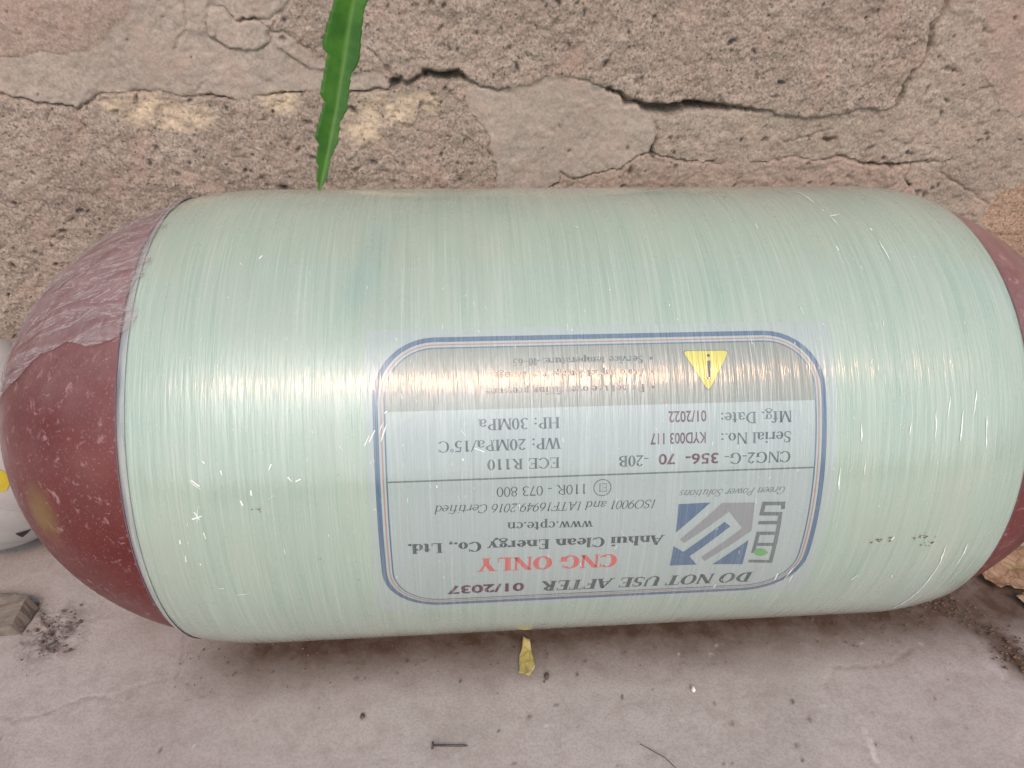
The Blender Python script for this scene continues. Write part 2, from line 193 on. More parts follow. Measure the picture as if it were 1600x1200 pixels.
def ground_mat():
    t = NT("concrete_floor"); v = t.coord()
    c = t.ramp(t.noise(v, 6, 5, 0.55, 0.5), [(0.32, (0.36, 0.325, 0.305)), (0.5, (0.42, 0.38, 0.36)), (0.68, (0.465, 0.42, 0.405))])
    c = t.mix(t.ramp(t.noise(v, 3.0, 3, 0.5), [(0.48, 0.0), (0.7, 0.5)]), c, (0.40, 0.385, 0.375))
    c = t.mix(t.ramp(t.noise(v, 60, 6, 0.7, 0.5), [(0.35, 0.35), (0.55, 0.0)]), c, (0.25, 0.205, 0.18))
    c = t.mix(t.ramp(t.noise(v, 500, 3, 0.6), [(0.4, 0.25), (0.55, 0.0), (0.75, 0.0)]), c, (0.20, 0.16, 0.145))
    c = t.mix(t.ramp(t.noise(v, 900, 2, 0.6), [(0.66, 0.0), (0.8, 0.45)]), c, (0.5, 0.45, 0.42))
    patch = t.noise(v, 45, 6, 0.72, 0.3)
    c = t.mix(t.math('MULTIPLY', t.attr("dirt_shade"), t.ramp(patch, [(0.3, 0.72), (0.6, 1.0)])), c, (0.085, 0.052, 0.036))
    c = t.mix(t.math('MULTIPLY', t.attr("soot"), t.ramp(t.noise(v, 110, 6, 0.75, 0.6), [(0.40, 0.0), (0.60, 1.0)])), c, (0.045, 0.036, 0.032))
    c = t.mix(t.attr("speck"), c, (0.06, 0.045, 0.04))
    c = t.mix(t.math('MULTIPLY', t.attr("white"), t.ramp(t.noise(v, 160, 4, 0.7), [(0.40, 0.0), (0.6, 0.8)])), c, (0.62, 0.57, 0.56))
    h = t.math('ADD', t.math('MULTIPLY', t.noise(v, 300, 4, 0.65), 0.5), t.math('MULTIPLY', t.noise(v, 60, 5, 0.6), 0.8))
    return t.p(color=c, rough=t.ramp(t.noise(v, 20, 4), [(0.3, 0.62), (0.7, 0.82)]), spec=0.3, normal=t.bump(h, 0.35, 0.0015))
MAT['ground'] = ground_mat()

# ------------------------------------------------------------------ ground
def axis(lo, a, b, hi, fine, coarse):
    return np.unique(np.concatenate([np.arange(lo, a, coarse), np.arange(a, b, fine), np.arange(b, hi + coarse * .5, coarse)]).round(6))
def grid_faces(nx, ny):
    i = (np.arange(ny - 1)[:, None] * nx + np.arange(nx - 1)[None]).ravel()
    return np.stack([i, i + 1, i + nx + 1, i + nx], 1)
def build_ground():
    xs = np.concatenate([np.linspace(-3, -.75, 20)[:-1], axis(-.75, -.58, .58, .75, .0022, .012), np.linspace(.762, 3, 20)])
    ys = np.concatenate([np.linspace(-2.5, -.55, 18)[:-1], axis(-.55, -.27, .06, .24, .0022, .012)])
    X, Y = np.meshgrid(xs, ys); x, y = X.ravel(), Y.ravel()
    z = 0.004 * fbm(x, y, .30, 3, 3) + 0.0012 * fbm(x, y, .05, 4, 8) - 0.002
    wx, wy = x + .004 * fbm(x, y, .022, 5, 21, .65), y + .004 * fbm(x, y, .022, 5, 22, .65)
    for pl, w, dep in GROUND_CRACKS:
        d = seg_dist(wx, wy, pl); z -= dep * .6 * np.exp(-(d / (w * .7)) ** 2)
    # the slab is flat where the cylinder bears on it
    z = z * (1 - .8 * np.exp(-(y / .05) ** 2)) - .0015
    soot = np.zeros_like(x); sx, sy = SPOT["soot"]
    r = np.hypot((wx - sx - .004) / 1.0, (wy - sy) / 1.15); soot = np.clip(1.25 - r / .028, 0, 1)
    soot = np.maximum(soot, np.clip(1 - seg_dist(wx, wy, [(-.5569, -.003), (-.4471, -.0237), (-.4304, -.0397)]) / .009, 0, 1))
    dirt_shade = np.clip(1.35 - np.abs(wy + .072 - .006 * fbm(x, y, .05, 3, 61)) / .052, 0, 1) * np.clip((wx + .30) / .06, 0, 1)  # brown dirt along the cylinder, deepened to paint in its contact shadow
    d0, d1 = SPOT["dirt_shade0"], SPOT["dirt_shade1"]
    dirt_shade = np.maximum(dirt_shade, np.clip(1.3 - seg_dist(wx, wy, [(.3187, -.0756), d0, (.4048, -.1161), d1, (.4646, -.1847)]) / .02, 0, 1))
    speck = np.zeros_like(x)
    rr = random.Random(4)
    pts = [(px, py, rr.uniform(.0008, .0015)) for px, py in SPECKS]
    pts += [(rr.uniform(-.5, .5), rr.uniform(-.26, -.09), rr.uniform(.0006, .0013)) for _ in range(50)]
    for px, py, r_ in pts:
        m = (np.abs(x - px) < .008) & (np.abs(y - py) < .008)
        speck[m] = np.maximum(speck[m], np.clip(1.6 - np.hypot(x[m] - px, (y[m] - py) * rr.uniform(.6, 1.2)) / r_, 0, 1) * rr.uniform(.4, .9))
    for pl, w, dep in GROUND_CRACKS:
        speck = np.maximum(speck, .38 * np.exp(-(seg_dist(wx, wy, pl) / (w * .7)) ** 2) * np.clip(.5 + 1.6 * fbm(x, y, .02, 3, 71), 0, 1))
    white = np.clip(1.4 - seg_dist(wx, wy, GROUND_SCRATCH) / .0022, 0, 1)
    for _ in range(40):
        px, py = rr.uniform(-.5, .5), rr.uniform(-.26, -.1); m = (np.abs(x - px) < .006) & (np.abs(y - py) < .006)
        white[m] = np.maximum(white[m], np.clip(1.3 - np.hypot(x[m] - px, y[m] - py) / rr.uniform(.001, .002), 0, 1))
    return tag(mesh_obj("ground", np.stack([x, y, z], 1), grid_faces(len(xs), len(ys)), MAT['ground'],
                        attrs=dict(dirt_shade=dirt_shade, soot=soot, speck=speck, white=white)), "worn grey concrete slab under the gas cylinder", None, None, "structure")
ground = build_ground()

# ------------------------------------------------------------------ wall of rough blocks and mortar
def build_wall():
    WT = 1.12
    wall = empty("wall", (0, WALL_Y, 0))
    tag(wall, "weathered brown block wall with crumbling mortar joints behind the cylinder", "wall")
    xs = axis(-1.0, -.52, .50, 1.0, .00135, .008); zs = axis(-.02, .13, .49, WT, .00135, .008)
    X, Z = np.meshgrid(xs, zs); x, z = X.ravel(), Z.ravel()
    wx = x + .003 * fbm(x, z, .03, 3, 31) + .0035 * fbm(x, z, .009, 4, 33, .7); wz = z + .003 * fbm(x, z, .03, 3, 32) + .0035 * fbm(x, z, .009, 4, 34, .7)
    order = ['mortar_left', 'brick_A', 'brick_D', 'brick_B', 'mortar_P', 'brick_E', 'brick_C', 'brick_F', 'lump1', 'lump2', 'lump3', 'lump4', 'lump5']
    pid = np.zeros(x.shape, int)                   # 0: general mortar
    for k, n in enumerate(order): pid[inside(wx, wz, PIECES[n])] = k + 1
    extra = []                                      # blocks out of the photograph, same coursing
    def rect(x0, x1, z0, z1): extra.append([(x0, z0), (x1, z0), (x1, z1), (x0, z1)])
    for z0, z1, off in ((.60, .78, -.16), (.83, 1.12, .10)):
        for k in range(-4, 4): rect(off + k * .49, off + k * .49 + .44, z0, z1)
    rect(.56, 1.0, -.02, .30); rect(.62, 1.0, .36, .55); rect(-1.0, -.60, .05, .32); rect(-1.0, -.62, .38, .55); 
    for k, pl in enumerate(extra): pid[inside(wx, wz, pl)] = 100 + k
    is_brick = np.isin(pid, [2, 3, 4, 6]) | (pid >= 100); rough = np.where(is_brick, 1.0, .5)
    rough[np.isin(pid, [7])] = .45; rough[np.isin(pid, [8])] = .8; rough[pid == 0] = .8; rough[pid == 2] = .5; rough[pid == 5] = .22; rough[pid == 1] = .35
    base = np.zeros_like(x)
    for k, b in {1: .000, 2: .001, 3: .003, 4: .006, 5: .002, 6: .0015, 7: .001, 8: .001, 9: .0045, 10: .003, 11: .004, 12: .003, 13: .003}.items(): base[pid == k] = b * .55
    base[pid == 0] = -.0003; base[pid >= 100] = .003
    # soften the steps between pieces with a box filter in grid space
    B = base.reshape(X.shape); Ro = rough.reshape(X.shape)
    def blur(A, n):
        for ax_ in (0, 1):
            P = np.pad(A, [(n, n) if i == ax_ else (0, 0) for i in (0, 1)], mode='edge'); c = np.cumsum(P, axis=ax_)
            c = np.concatenate([np.zeros_like(np.take(c, [0], ax_)), c], ax_); w = 2 * n + 1; L = A.shape[ax_]
            A = (np.take(c, range(w, w + L), ax_) - np.take(c, range(0, L), ax_)) / w
        return A
    h = blur(B, 1).ravel(); rough = blur(Ro, 3).ravel()
    h += .005 * fbm(x, z, .16, 3, 41) + .0028 * fbm(x, z, .045, 4, 42)
    h += rough * (.0030 * fbm(x, z, .010, 4, 43, .68) - .0016 * np.clip(fbm(x, z, .007, 3, 44) - .28, 0, 1) * 3)
    h += .0008 * fbm(x, z, .005, 2, 45)
    ww = 1 + .8 * fbm(x, z, .012, 2, 52)
    for pl, w, dep in CRACKS:
        d = seg_dist(wx, wz, pl); m = d < .02
        mod = np.clip(.75 + 1.3 * fbm(x[m], z[m], .03, 3, 50), .1, 1.5)
        h[m] -= dep * mod * np.exp(-(d[m] / (.58 * w * ww[m])) ** 2)
    for pl in GAPS:
        c = (np.mean([p[0] for p in pl]), np.mean([p[1] for p in pl]))
        m = (np.abs(wx - c[0]) < .1) & (np.abs(wz - c[1]) < .05)
        ins = inside(wx[m], wz[m], pl); d = seg_dist(wx[m], wz[m], pl + pl[:1])
        h[m] -= np.where(ins, .006 + np.minimum(d / .004, 1) * .022, .006 * np.exp(-(d / .0015) ** 2))
    speck = np.zeros_like(x); rr = random.Random(11)
    for _ in range(900):
        px, pz = rr.uniform(-.52, .5), rr.uniform(.13, .485); s = rr.choice([.0006, .0008, .0010, .0013, .0019]) * rr.uniform(.7, 1.2)
        i0, i1 = np.searchsorted(xs, [px - .01, px + .01]); j0, j1 = np.searchsorted(zs, [pz - .01, pz + .01])
        if i1 <= i0 or j1 <= j0: continue
        idx = (np.arange(j0, j1)[:, None] * len(xs) + np.arange(i0, i1)[None]).ravel()
        if rough[idx].mean() < .6 and rr.random() < .8: continue
        a = rr.uniform(0, 3.14); ca, sa = math.cos(a), math.sin(a); st = rr.uniform(1, 2.0)
        u = ((wx[idx] - px) * ca + (wz[idx] - pz) * sa) / st; v = (wx[idx] - px) * -sa + (wz[idx] - pz) * ca
        q = np.clip(1.5 - np.hypot(u, v) / s, 0, 1); h[idx] -= q * min(.003, s * 1.6); speck[idx] = np.maximum(speck[idx], q * rr.uniform(.4, 1))
    lich = np.zeros_like(x)
    for (px, pz), s in LICHEN: lich = np.maximum(lich, np.clip(1.2 - np.hypot(wx - px, (wz - pz) * 1.9) / s, 0, 1))
    y = -h
    edge = (x <= xs[0] + 1e-6) | (x >= xs[-1] - 1e-6) | (z >= zs[-1] - 1e-6); y[edge] = .06
    faces = grid_faces(len(xs), len(zs)); fid = pid[faces[:, 0]]
    V = np.stack([x, y, z], 1)
    mats = {0: 'mortar_rough', 1: 'mortar', 2: 'brick_pink', 3: 'brick', 4: 'brick', 5: 'mortar', 6: 'brick_pink', 7: 'brick_pink', 8: 'brick_brown'}
    for k in np.unique(fid):
        f = faces[fid == k]; u, inv = np.unique(f, return_inverse=True)
        brick = k in (2, 3, 4, 6, 7, 8) or k >= 100
        m = MAT[mats.get(int(k), 'brick' if k >= 100 else 'mortar')]
        o = mesh_obj("brick" if brick else "mortar", V[u], inv.reshape(f.shape), m, None, attrs=dict(speck=speck[u], lichen=lich[u]))
        o.parent = wall
        lb = {2: "pinkish brick face at the top left", 5: "smooth grey mortar patch filling the gap between two blocks", 4: "large grainy block above the long cracked joint"}.get(int(k))
        if lb: o["label"] = lb
    bx = [(-1.0, .05, -.02), (1.0, .05, -.02), (1.0, .24, -.02), (-1.0, .24, -.02)]; bv = bx + [(a, b, WT) for a, b, _ in bx]
    core = mesh_obj("wall_core", bv, [(0, 3, 2, 1), (4, 5, 6, 7), (0, 1, 5, 4), (1, 2, 6, 5), (2, 3, 7, 6), (3, 0, 4, 7)], MAT['mortar_rough'], None, False)
    core.parent = wall
    return wall
wall = build_wall()
# ------------------------------------------------------------------ gas cylinder : materials
def fibre(t, su=1.0):
    """circumferential glass-fibre streaks; UV = (metres along the axis, metres round the girth)"""
    n1 = t.noise(t.coord("UV", (950 * su, 9, 1)), 1.0, 3, 0.6)
    n2 = t.noise(t.coord("UV", (210, 5, 1)), 1.0, 4, 0.6)
    n3 = t.noise(t.coord("UV", (22, 9, 1)), 1.0, 3, 0.55)
    return n1, n2, n3
def resin_normal(t, n1, n2, amt=1.0):
    wob = t.noise(t.coord("UV", (330, 26, 1)), 1.0, 3, 0.6)
    tow = t.noise(t.coord("UV", (90, 6, 1)), 1.0, 2, 0.5)
    h = t.math('ADD', t.math('ADD', t.math('MULTIPLY', n1, 0.35), t.math('MULTIPLY', n2, 0.7)), t.math('ADD', t.math('MULTIPLY', wob, 1.3), t.math('MULTIPLY', tow, 1.2)))
    return t.bump(h, 0.55 * amt, 0.00075)
def resin(t, col, n1, n2, amt=1.0, rough=0.22):
    tg = t.new("ShaderNodeTangent", direction_type='UV_MAP')
    nm = resin_normal(t, n1, n2, amt)
    glo = t.ramp(t.noise(t.coord("UV", (60, 30, 1)), 1.0, 3, 0.6), [(0.35, rough), (0.7, rough + .2)])
    return t.p(color=col, rough=glo, spec=0.55, aniso=0.75, aniso_rot=0.0, tangent=tg.outputs[0], normal=nm, coat=1.0, coat_rough=0.10, coat_normal=nm)
def wrap_mat():
    t = NT("glass_fibre_wrap"); n1, n2, n3 = fibre(t)
    c = t.ramp(n3, [(0.28, (0.325, 0.43, 0.36)), (0.5, (0.35, 0.45, 0.375)), (0.72, (0.38, 0.465, 0.385))])
    c = t.mix(t.ramp(n2, [(0.36, 0.45), (0.52, 0.0)]), c, (0.265, 0.385, 0.305))
    c = t.mix(t.ramp(n1, [(0.52, 0.0), (0.75, 0.55)]), c, (0.53, 0.625, 0.55))
    c = t.mix(t.ramp(n1, [(0.25, 0.4), (0.42, 0.0)]), c, (0.25, 0.36, 0.29))
    sp = t.noise(t.coord("UV", (330, 330, 1)), 1.0, 2, 0.5)
    c = t.mix(t.ramp(sp, [(0.76, 0.0), (0.80, 0.6)]), c, (0.16, 0.15, 0.12))
    c = t.mix(t.ramp(t.noise(t.coord("UV", (9, 7, 1)), 1.0, 5, 0.65), [(0.5, 0.0), (0.75, 0.22)]), c, (0.42, 0.38, 0.31))
    return resin(t, c, n1, n2)
MAT['wrap'] = wrap_mat()
def ink(name, col, a=0.9, streak=0.5):
    t = NT(name); n1, n2, n3 = fibre(t)
    under = (0.35, 0.42, 0.41)
    c = t.mix(t.ramp(n1, [(0.5, 0.0), (0.75, streak)]), col, under)
    c = t.mix(t.ramp(n2, [(0.55, 0.0), (0.8, streak)]), c, under)
    c = t.mix(1 - a, c, under)
    return resin(t, c, n1, n2)
def paper_mat(name, col):
    t = NT(name); n1, n2, n3 = fibre(t)
    c = t.mix(t.ramp(n1, [(0.5, 0.0), (0.76, 0.5)]), col, (0.52, 0.60, 0.585))
    c = t.mix(t.ramp(n2, [(0.34, 0.35), (0.5, 0.0)]), c, tuple(k * 0.84 for k in col))
    c = t.mix(t.ramp(n3, [(0.5, 0.0), (0.7, 0.3)]), c, (col[0] * .95, col[1] * 1.03, col[2] * .95))
    return resin(t, c, n1, n2)
MAT['paper'] = paper_mat("label_paper", (0.34, 0.41, 0.40))
MAT['panel'] = paper_mat("label_panel", (0.235, 0.265, 0.23))
MAT['margin'] = paper_mat("label_margin", (0.355, 0.43, 0.405))
MAT['ink'] = ink("ink_black", (0.04, 0.055, 0.06), 0.90)
MAT['ink_soft'] = ink("ink_grey", (0.08, 0.10, 0.105), 0.82)
MAT['ink_purple'] = ink("ink_dark_purple", (0.085, 0.018, 0.04), 0.93)
MAT['ink_red'] = ink("ink_red", (0.52, 0.10, 0.085), 0.9)
MAT['ink_blue'] = ink("ink_blue", (0.05, 0.105, 0.20), 0.86, 0.4)
MAT['ink_rose'] = ink("ink_rose", (0.40, 0.19, 0.17), 0.9, 0.4)
MAT['ink_logo_grey'] = ink("ink_warm_grey", (0.235, 0.255, 0.26), 1.0, 0.3)
MAT['ink_green'] = ink("ink_green", (0.12, 0.32, 0.10), 0.9, 0.3)
MAT['ink_yellow'] = ink("ink_yellow", (0.56, 0.52, 0.05), 0.95, 0.3)
BALL_REFLECTION = (-.334, -.136, .157)   # olive-yellow reflection of the ball, painted into the left end's colour
def dome_mat():
    t = NT("dusty_red_paint"); v = t.coord()
    c = t.ramp(t.noise(v, 9, 4, 0.6), [(0.35, (0.095, 0.014, 0.013)), (0.65, (0.145, 0.023, 0.021))])
    g = t.new("ShaderNodeNewGeometry"); sx = t.new("ShaderNodeSeparateXYZ"); t.l.new(g.outputs["Normal"], sx.inputs[0])
    up = t.ramp(sx.outputs[2], [(0.05, 0.0), (0.5, 0.25), (0.95, 0.68)])       # settled dust lies on what faces up
    dn = t.ramp(t.noise(v, 26, 6, 0.7, 0.4), [(0.3, 0.35), (0.7, 1.0)])
    c = t.mix(t.math('MULTIPLY', up, dn), c, (0.36, 0.245, 0.235))
    sp = t.ramp(t.noise(t.coord("Object", (1, 1, 1)), 150, 4, 0.6, 0.6), [(0.585, 0.0), (0.70, 0.55)])
    c = t.mix(sp, c, (0.42, 0.27, 0.26))
    c = t.mix(t.ramp(t.noise(v, 700, 2, 0.5), [(0.62, 0.0), (0.75, 0.5)]), c, (0.40, 0.30, 0.29))
    ds = t.new("ShaderNodeVectorMath", operation='DISTANCE'); t.l.new(t.coord("Object", (1, 1, .8)), ds.inputs[0]); ds.inputs[1].default_value = BALL_REFLECTION
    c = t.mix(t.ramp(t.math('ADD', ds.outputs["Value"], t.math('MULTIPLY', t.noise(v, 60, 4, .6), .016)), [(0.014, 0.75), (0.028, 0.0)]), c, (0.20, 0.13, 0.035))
    r = t.ramp(t.noise(v, 40, 5, 0.65), [(0.3, 0.26), (0.7, 0.45)])
    return t.p(color=c, rough=r, spec=0.32, normal=t.bump(t.noise(v, 90, 4, 0.6), 0.12, 0.001))
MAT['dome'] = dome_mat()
def rim_mat():
    t = NT("resin_rim"); n1, n2, n3 = fibre(t)
    c = t.ramp(t.noise(t.coord("UV", (260, 22, 1)), 1.0, 3, 0.6), [(0.3, (0.20, 0.225, 0.25)), (0.5, (0.35, 0.39, 0.38)), (0.68, (0.42, 0.48, 0.42))])
    return resin(t, c, n1, n2, 0.8)
MAT['rim'] = rim_mat()
def plain(name, col, rough=0.6, spec=0.4, var=0.25, scale=120, bump=0.3):
    t = NT(name); v = t.coord()
    c = t.mix(t.ramp(t.noise(v, scale, 4, 0.6), [(0.35, 0.0), (0.7, 1.0)]), tuple(k * (1 - var) for k in col), tuple(min(1, k * (1 + var)) for k in col))
    return t.p(color=c, rough=rough, spec=spec, normal=t.bump(t.noise(v, scale * 2, 4, 0.6), bump, 0.0006))
MAT['scratch'] = plain("scratched_resin", (0.78, 0.84, 0.80), 0.6, 0.4, 0.06)
MAT['gasket'] = plain("dark_seam", (0.13, 0.10, 0.125), 0.5)

# ------------------------------------------------------------------ gas cylinder : shape
X0, X1 = -0.2042, 0.2577                      # straight barrel
AL, PL, AR, PR = 0.200, 2.041, 0.1925, 1.859  # domes: superellipse ends
EL, ER = -0.2639, 0.3052                      # where the fibre wrap ends
def rad(x):
    if x < X0: t = min(1, (X0 - x) / AL); return R * (1 - t ** PL) ** (1 / PL)
    if x > X1: t = min(1, (x - X1) / AR); return R * (1 - t ** PR) ** (1 / PR)
    return R
TURN = math.radians(11)                       # how far the cylinder is rolled towards the viewer
def on(x, s, off=0.0):
    """point on the skin: x along the axis, s metres round from the top towards the viewer"""
    th = s / R + TURN; r = rad(x) + off
    return (x, -r * math.sin(th), R + r * math.cos(th))
cyl = empty("gas_cylinder")
tag(cyl, "pale green fibre wrapped gas cylinder with dark red ends lying against the wall", "gas cylinder")
def lathe(name, xs, off, mat, n=256, cap=False, parent=None):
    V, UV = [], []
    offs = off if callable(off) else (lambda x: off)
    for x in xs:
        for k in range(n + 1):
            s = (k / n - .5) * 2 * math.pi * R
            V.append(on(x, s, offs(x))); UV.append((x, s))
    F = [(i * (n + 1) + k, i * (n + 1) + k + 1, (i + 1) * (n + 1) + k + 1, (i + 1) * (n + 1) + k) for i in range(len(xs) - 1) for k in range(n)]
    return mesh_obj(name, V, F, mat, parent or cyl, uv=UV)
def wrap_off(x):
    e = min(x - EL, ER - x)
    return -0.0032 + 0.0032 * min(1, max(0, e) / .004) ** .5
wx_ = [EL + .0001 * k for k in (0, 2, 5, 10, 20, 30, 40)] + list(np.linspace(EL + .006, X0, 14)) + list(np.linspace(X0 + .02, X1 - .02, 22)) + list(np.linspace(X1, ER - .006, 14)) + [ER - .0001 * k for k in (40, 30, 20, 10, 5, 2, 0)]
wrap = lathe("fibre_wrap", wx_, wrap_off, MAT['wrap'])
def tq(a, n): return [a * math.sin(k / n * math.pi / 2) for k in range(n + 1)]
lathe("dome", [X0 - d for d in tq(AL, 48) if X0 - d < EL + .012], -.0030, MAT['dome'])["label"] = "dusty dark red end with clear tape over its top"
lathe("dome", [X1 + d for d in tq(AR, 48) if X1 + d > ER - .012], -.0030, MAT['dome'])
lathe("wrap_rim", [EL - .0009, EL + .0004, EL + .002, EL + .004, EL + .0058], lambda x: (.0006 + wrap_off(max(x, EL + .0004))) if x > EL else -.0028, MAT['rim'], parent=wrap)
lathe("seam", [EL - .0017, EL - .0013, EL - .0009], lambda x: -.0022, MAT['gasket'], parent=wrap)
lathe("seam", [ER + .0008, ER + .0011, ER + .0014], lambda x: -.0022, MAT['gasket'], parent=wrap)
# neck boss at the far end
nv, nf = [], []
for i, (dx, r) in enumerate([(-.01, .030), (.012, .028), (.016, .024), (.034, .024), (.036, .021), (.036, .010)]):
    for k in range(32):
        a = k / 32 * 2 * math.pi; nv.append((X1 + AR + dx, r * math.cos(a), R + r * math.sin(a)))
nf = [(i * 32 + k, i * 32 + (k + 1) % 32, (i + 1) * 32 + (k + 1) % 32, (i + 1) * 32 + k) for i in range(5) for k in range(32)]
mesh_obj("neck", nv, nf, MAT['dome'], cyl)

# things printed or stuck on the skin : polygons in (x, s)
def skin(name, polys, mat, parent, off, uvs=True):
    V, F, UV = [], [], []
    def band(poly, lo, hi):
        for lim, sg in ((lo, 1), (hi, -1)):
            out = []
            for a, b_ in zip(poly, poly[1:] + poly[:1]):
                ia, ib = (a[1] - lim) * sg >= 0, (b_[1] - lim) * sg >= 0
                if ia: out.append(a)
                if ia != ib: f = (lim - a[1]) / (b_[1] - a[1]); out.append((a[0] + (b_[0] - a[0]) * f, lim))
            poly = out
            if len(poly) < 3: return None
        return poly
    pieces = []
    for p in polys:                       # cut tall shapes into narrow bands so that they follow the curve
        s0, s1 = min(q[1] for q in p), max(q[1] for q in p)
        if s1 - s0 < .0045: pieces.append(p); continue
        tris = tessellate_polygon([[Vector((a, b_, 0)) for a, b_ in p]]) if len(p) > 3 else [(0, 1, 2)]
        for tr in tris:
            n = math.ceil((s1 - s0) / .0025)
            for k in range(n):
                q = band([p[i] for i in tr], s0 + (s1 - s0) * k / n, s0 + (s1 - s0) * (k + 1) / n)
                if q: pieces.append(q)
    keep_j = len(pieces) != len(polys)
    for j, p in enumerate(pieces):
        if keep_j: j = 0
        b = len(V); o_ = off + 4e-6 * (j % 8)
        for (x, s) in p: V.append(on(x, s, o_)); UV.append((x, s))
        F.append(list(range(b, len(V))))
    me = mesh_obj(name, V, F, mat, parent, uv=UV)
    return me
def strip_loop(d0, d1, closed=True):
    """rounded rectangle band between insets d0 and d1 as quads"""
    xa, xb, sa, sb, r = -.1140, .1637, .0960, .2850, .037
    def pts(d):
        out = []; rr = r - d
        for cx_, cs_, a0 in ((xb - r, sb - r, 0), (xa + r, sb - r, 90), (xa + r, sa + r, 180), (xb - r, sa + r, 270)):
            for k in range(11):
                a = math.radians(a0 + 9 * k); out.append((cx_ + rr * math.cos(a), cs_ + rr * math.sin(a)))
        # refine the straight runs
        res = []
        for p, q in zip(out, out[1:] + out[:1]):
            m = max(1, int(math.hypot(q[0] - p[0], q[1] - p[1]) / .008))
            res += [(p[0] + (q[0] - p[0]) * k / 14 if m > 3 else p[0], p[1] + (q[1] - p[1]) * k / 14 if m > 3 else p[1]) for k in range(14 if m > 3 else 1)]
        return res
    A, B = pts(d0), pts(d1)
    return [[A[i], A[(i + 1) % len(A)], B[(i + 1) % len(B)], B[i]] for i in range(len(A))]
def sheet(name, x0, x1, s0, s1, mat, parent, off, n=40, rcorner=0.0):
    V, UV, F = [], [], []
    for i in range(n + 1):
        s = s0 + (s1 - s0) * i / n
        inset = 0.0
        if rcorner:
            for e in (s - s0, s1 - s):
                if e < rcorner: inset = max(inset, rcorner - math.sqrt(max(0, rcorner ** 2 - (rcorner - e) ** 2)))
        for k in range(9):
            x = x0 + inset + (x1 - x0 - 2 * inset) * k / 8; V.append(on(x, s, off)); UV.append((x, s))
    F = [(i * 9 + k, i * 9 + k + 1, (i + 1) * 9 + k + 1, (i + 1) * 9 + k) for i in range(n) for k in range(8)]
    return mesh_obj(name, V, F, mat, parent, uv=UV)
label = sheet("label", -.1185, .1705, .0905, .2905, MAT['margin'], cyl, .00012, 60)
label["label"] = "bluish white printed data label set upside down in the wrap"
sheet("label_field", -.1075, .1572, .1406, .2785, MAT['paper'], label, .00018, 50, .030)
def panel():
    V, UV = [], []; n = 24; s0, s1, r = .1025, .1406, .0305
    for i in range(n + 1):
        s = s0 + (s1 - s0) * i / n; e = s - s0
        ins = r - math.sqrt(max(0, r * r - (r - e) ** 2)) if e < r else 0
        for k in range(9):
            x = -.1075 + ins + (.2647 - 2 * ins) * k / 8; V.append(on(x, s, .00018)); UV.append((x, s))
    F = [(i * 9 + k, i * 9 + k + 1, (i + 1) * 9 + k + 1, (i + 1) * 9 + k) for i in range(n) for k in range(8)]
    mesh_obj("warning_panel", V, F, MAT['panel'], label, uv=UV)
panel()
skin("border_line", strip_loop(0, .0030), MAT['ink_blue'], label, .00024)
skin("border_line", strip_loop(.0044, .0052), MAT['ink_rose'], label, .00024)
skin("border_line", strip_loop(.0064, .0073), MAT['ink_blue'], label, .00024)
skin("rule", [[(-.1066 + .02631 * k, .1824), (-.1066 + .02631 * (k + 1), .1824), (-.1066 + .02631 * (k + 1), .1834), (-.1066 + .02631 * k, .1834)] for k in range(10)], MAT['ink_soft'], label, .00026)

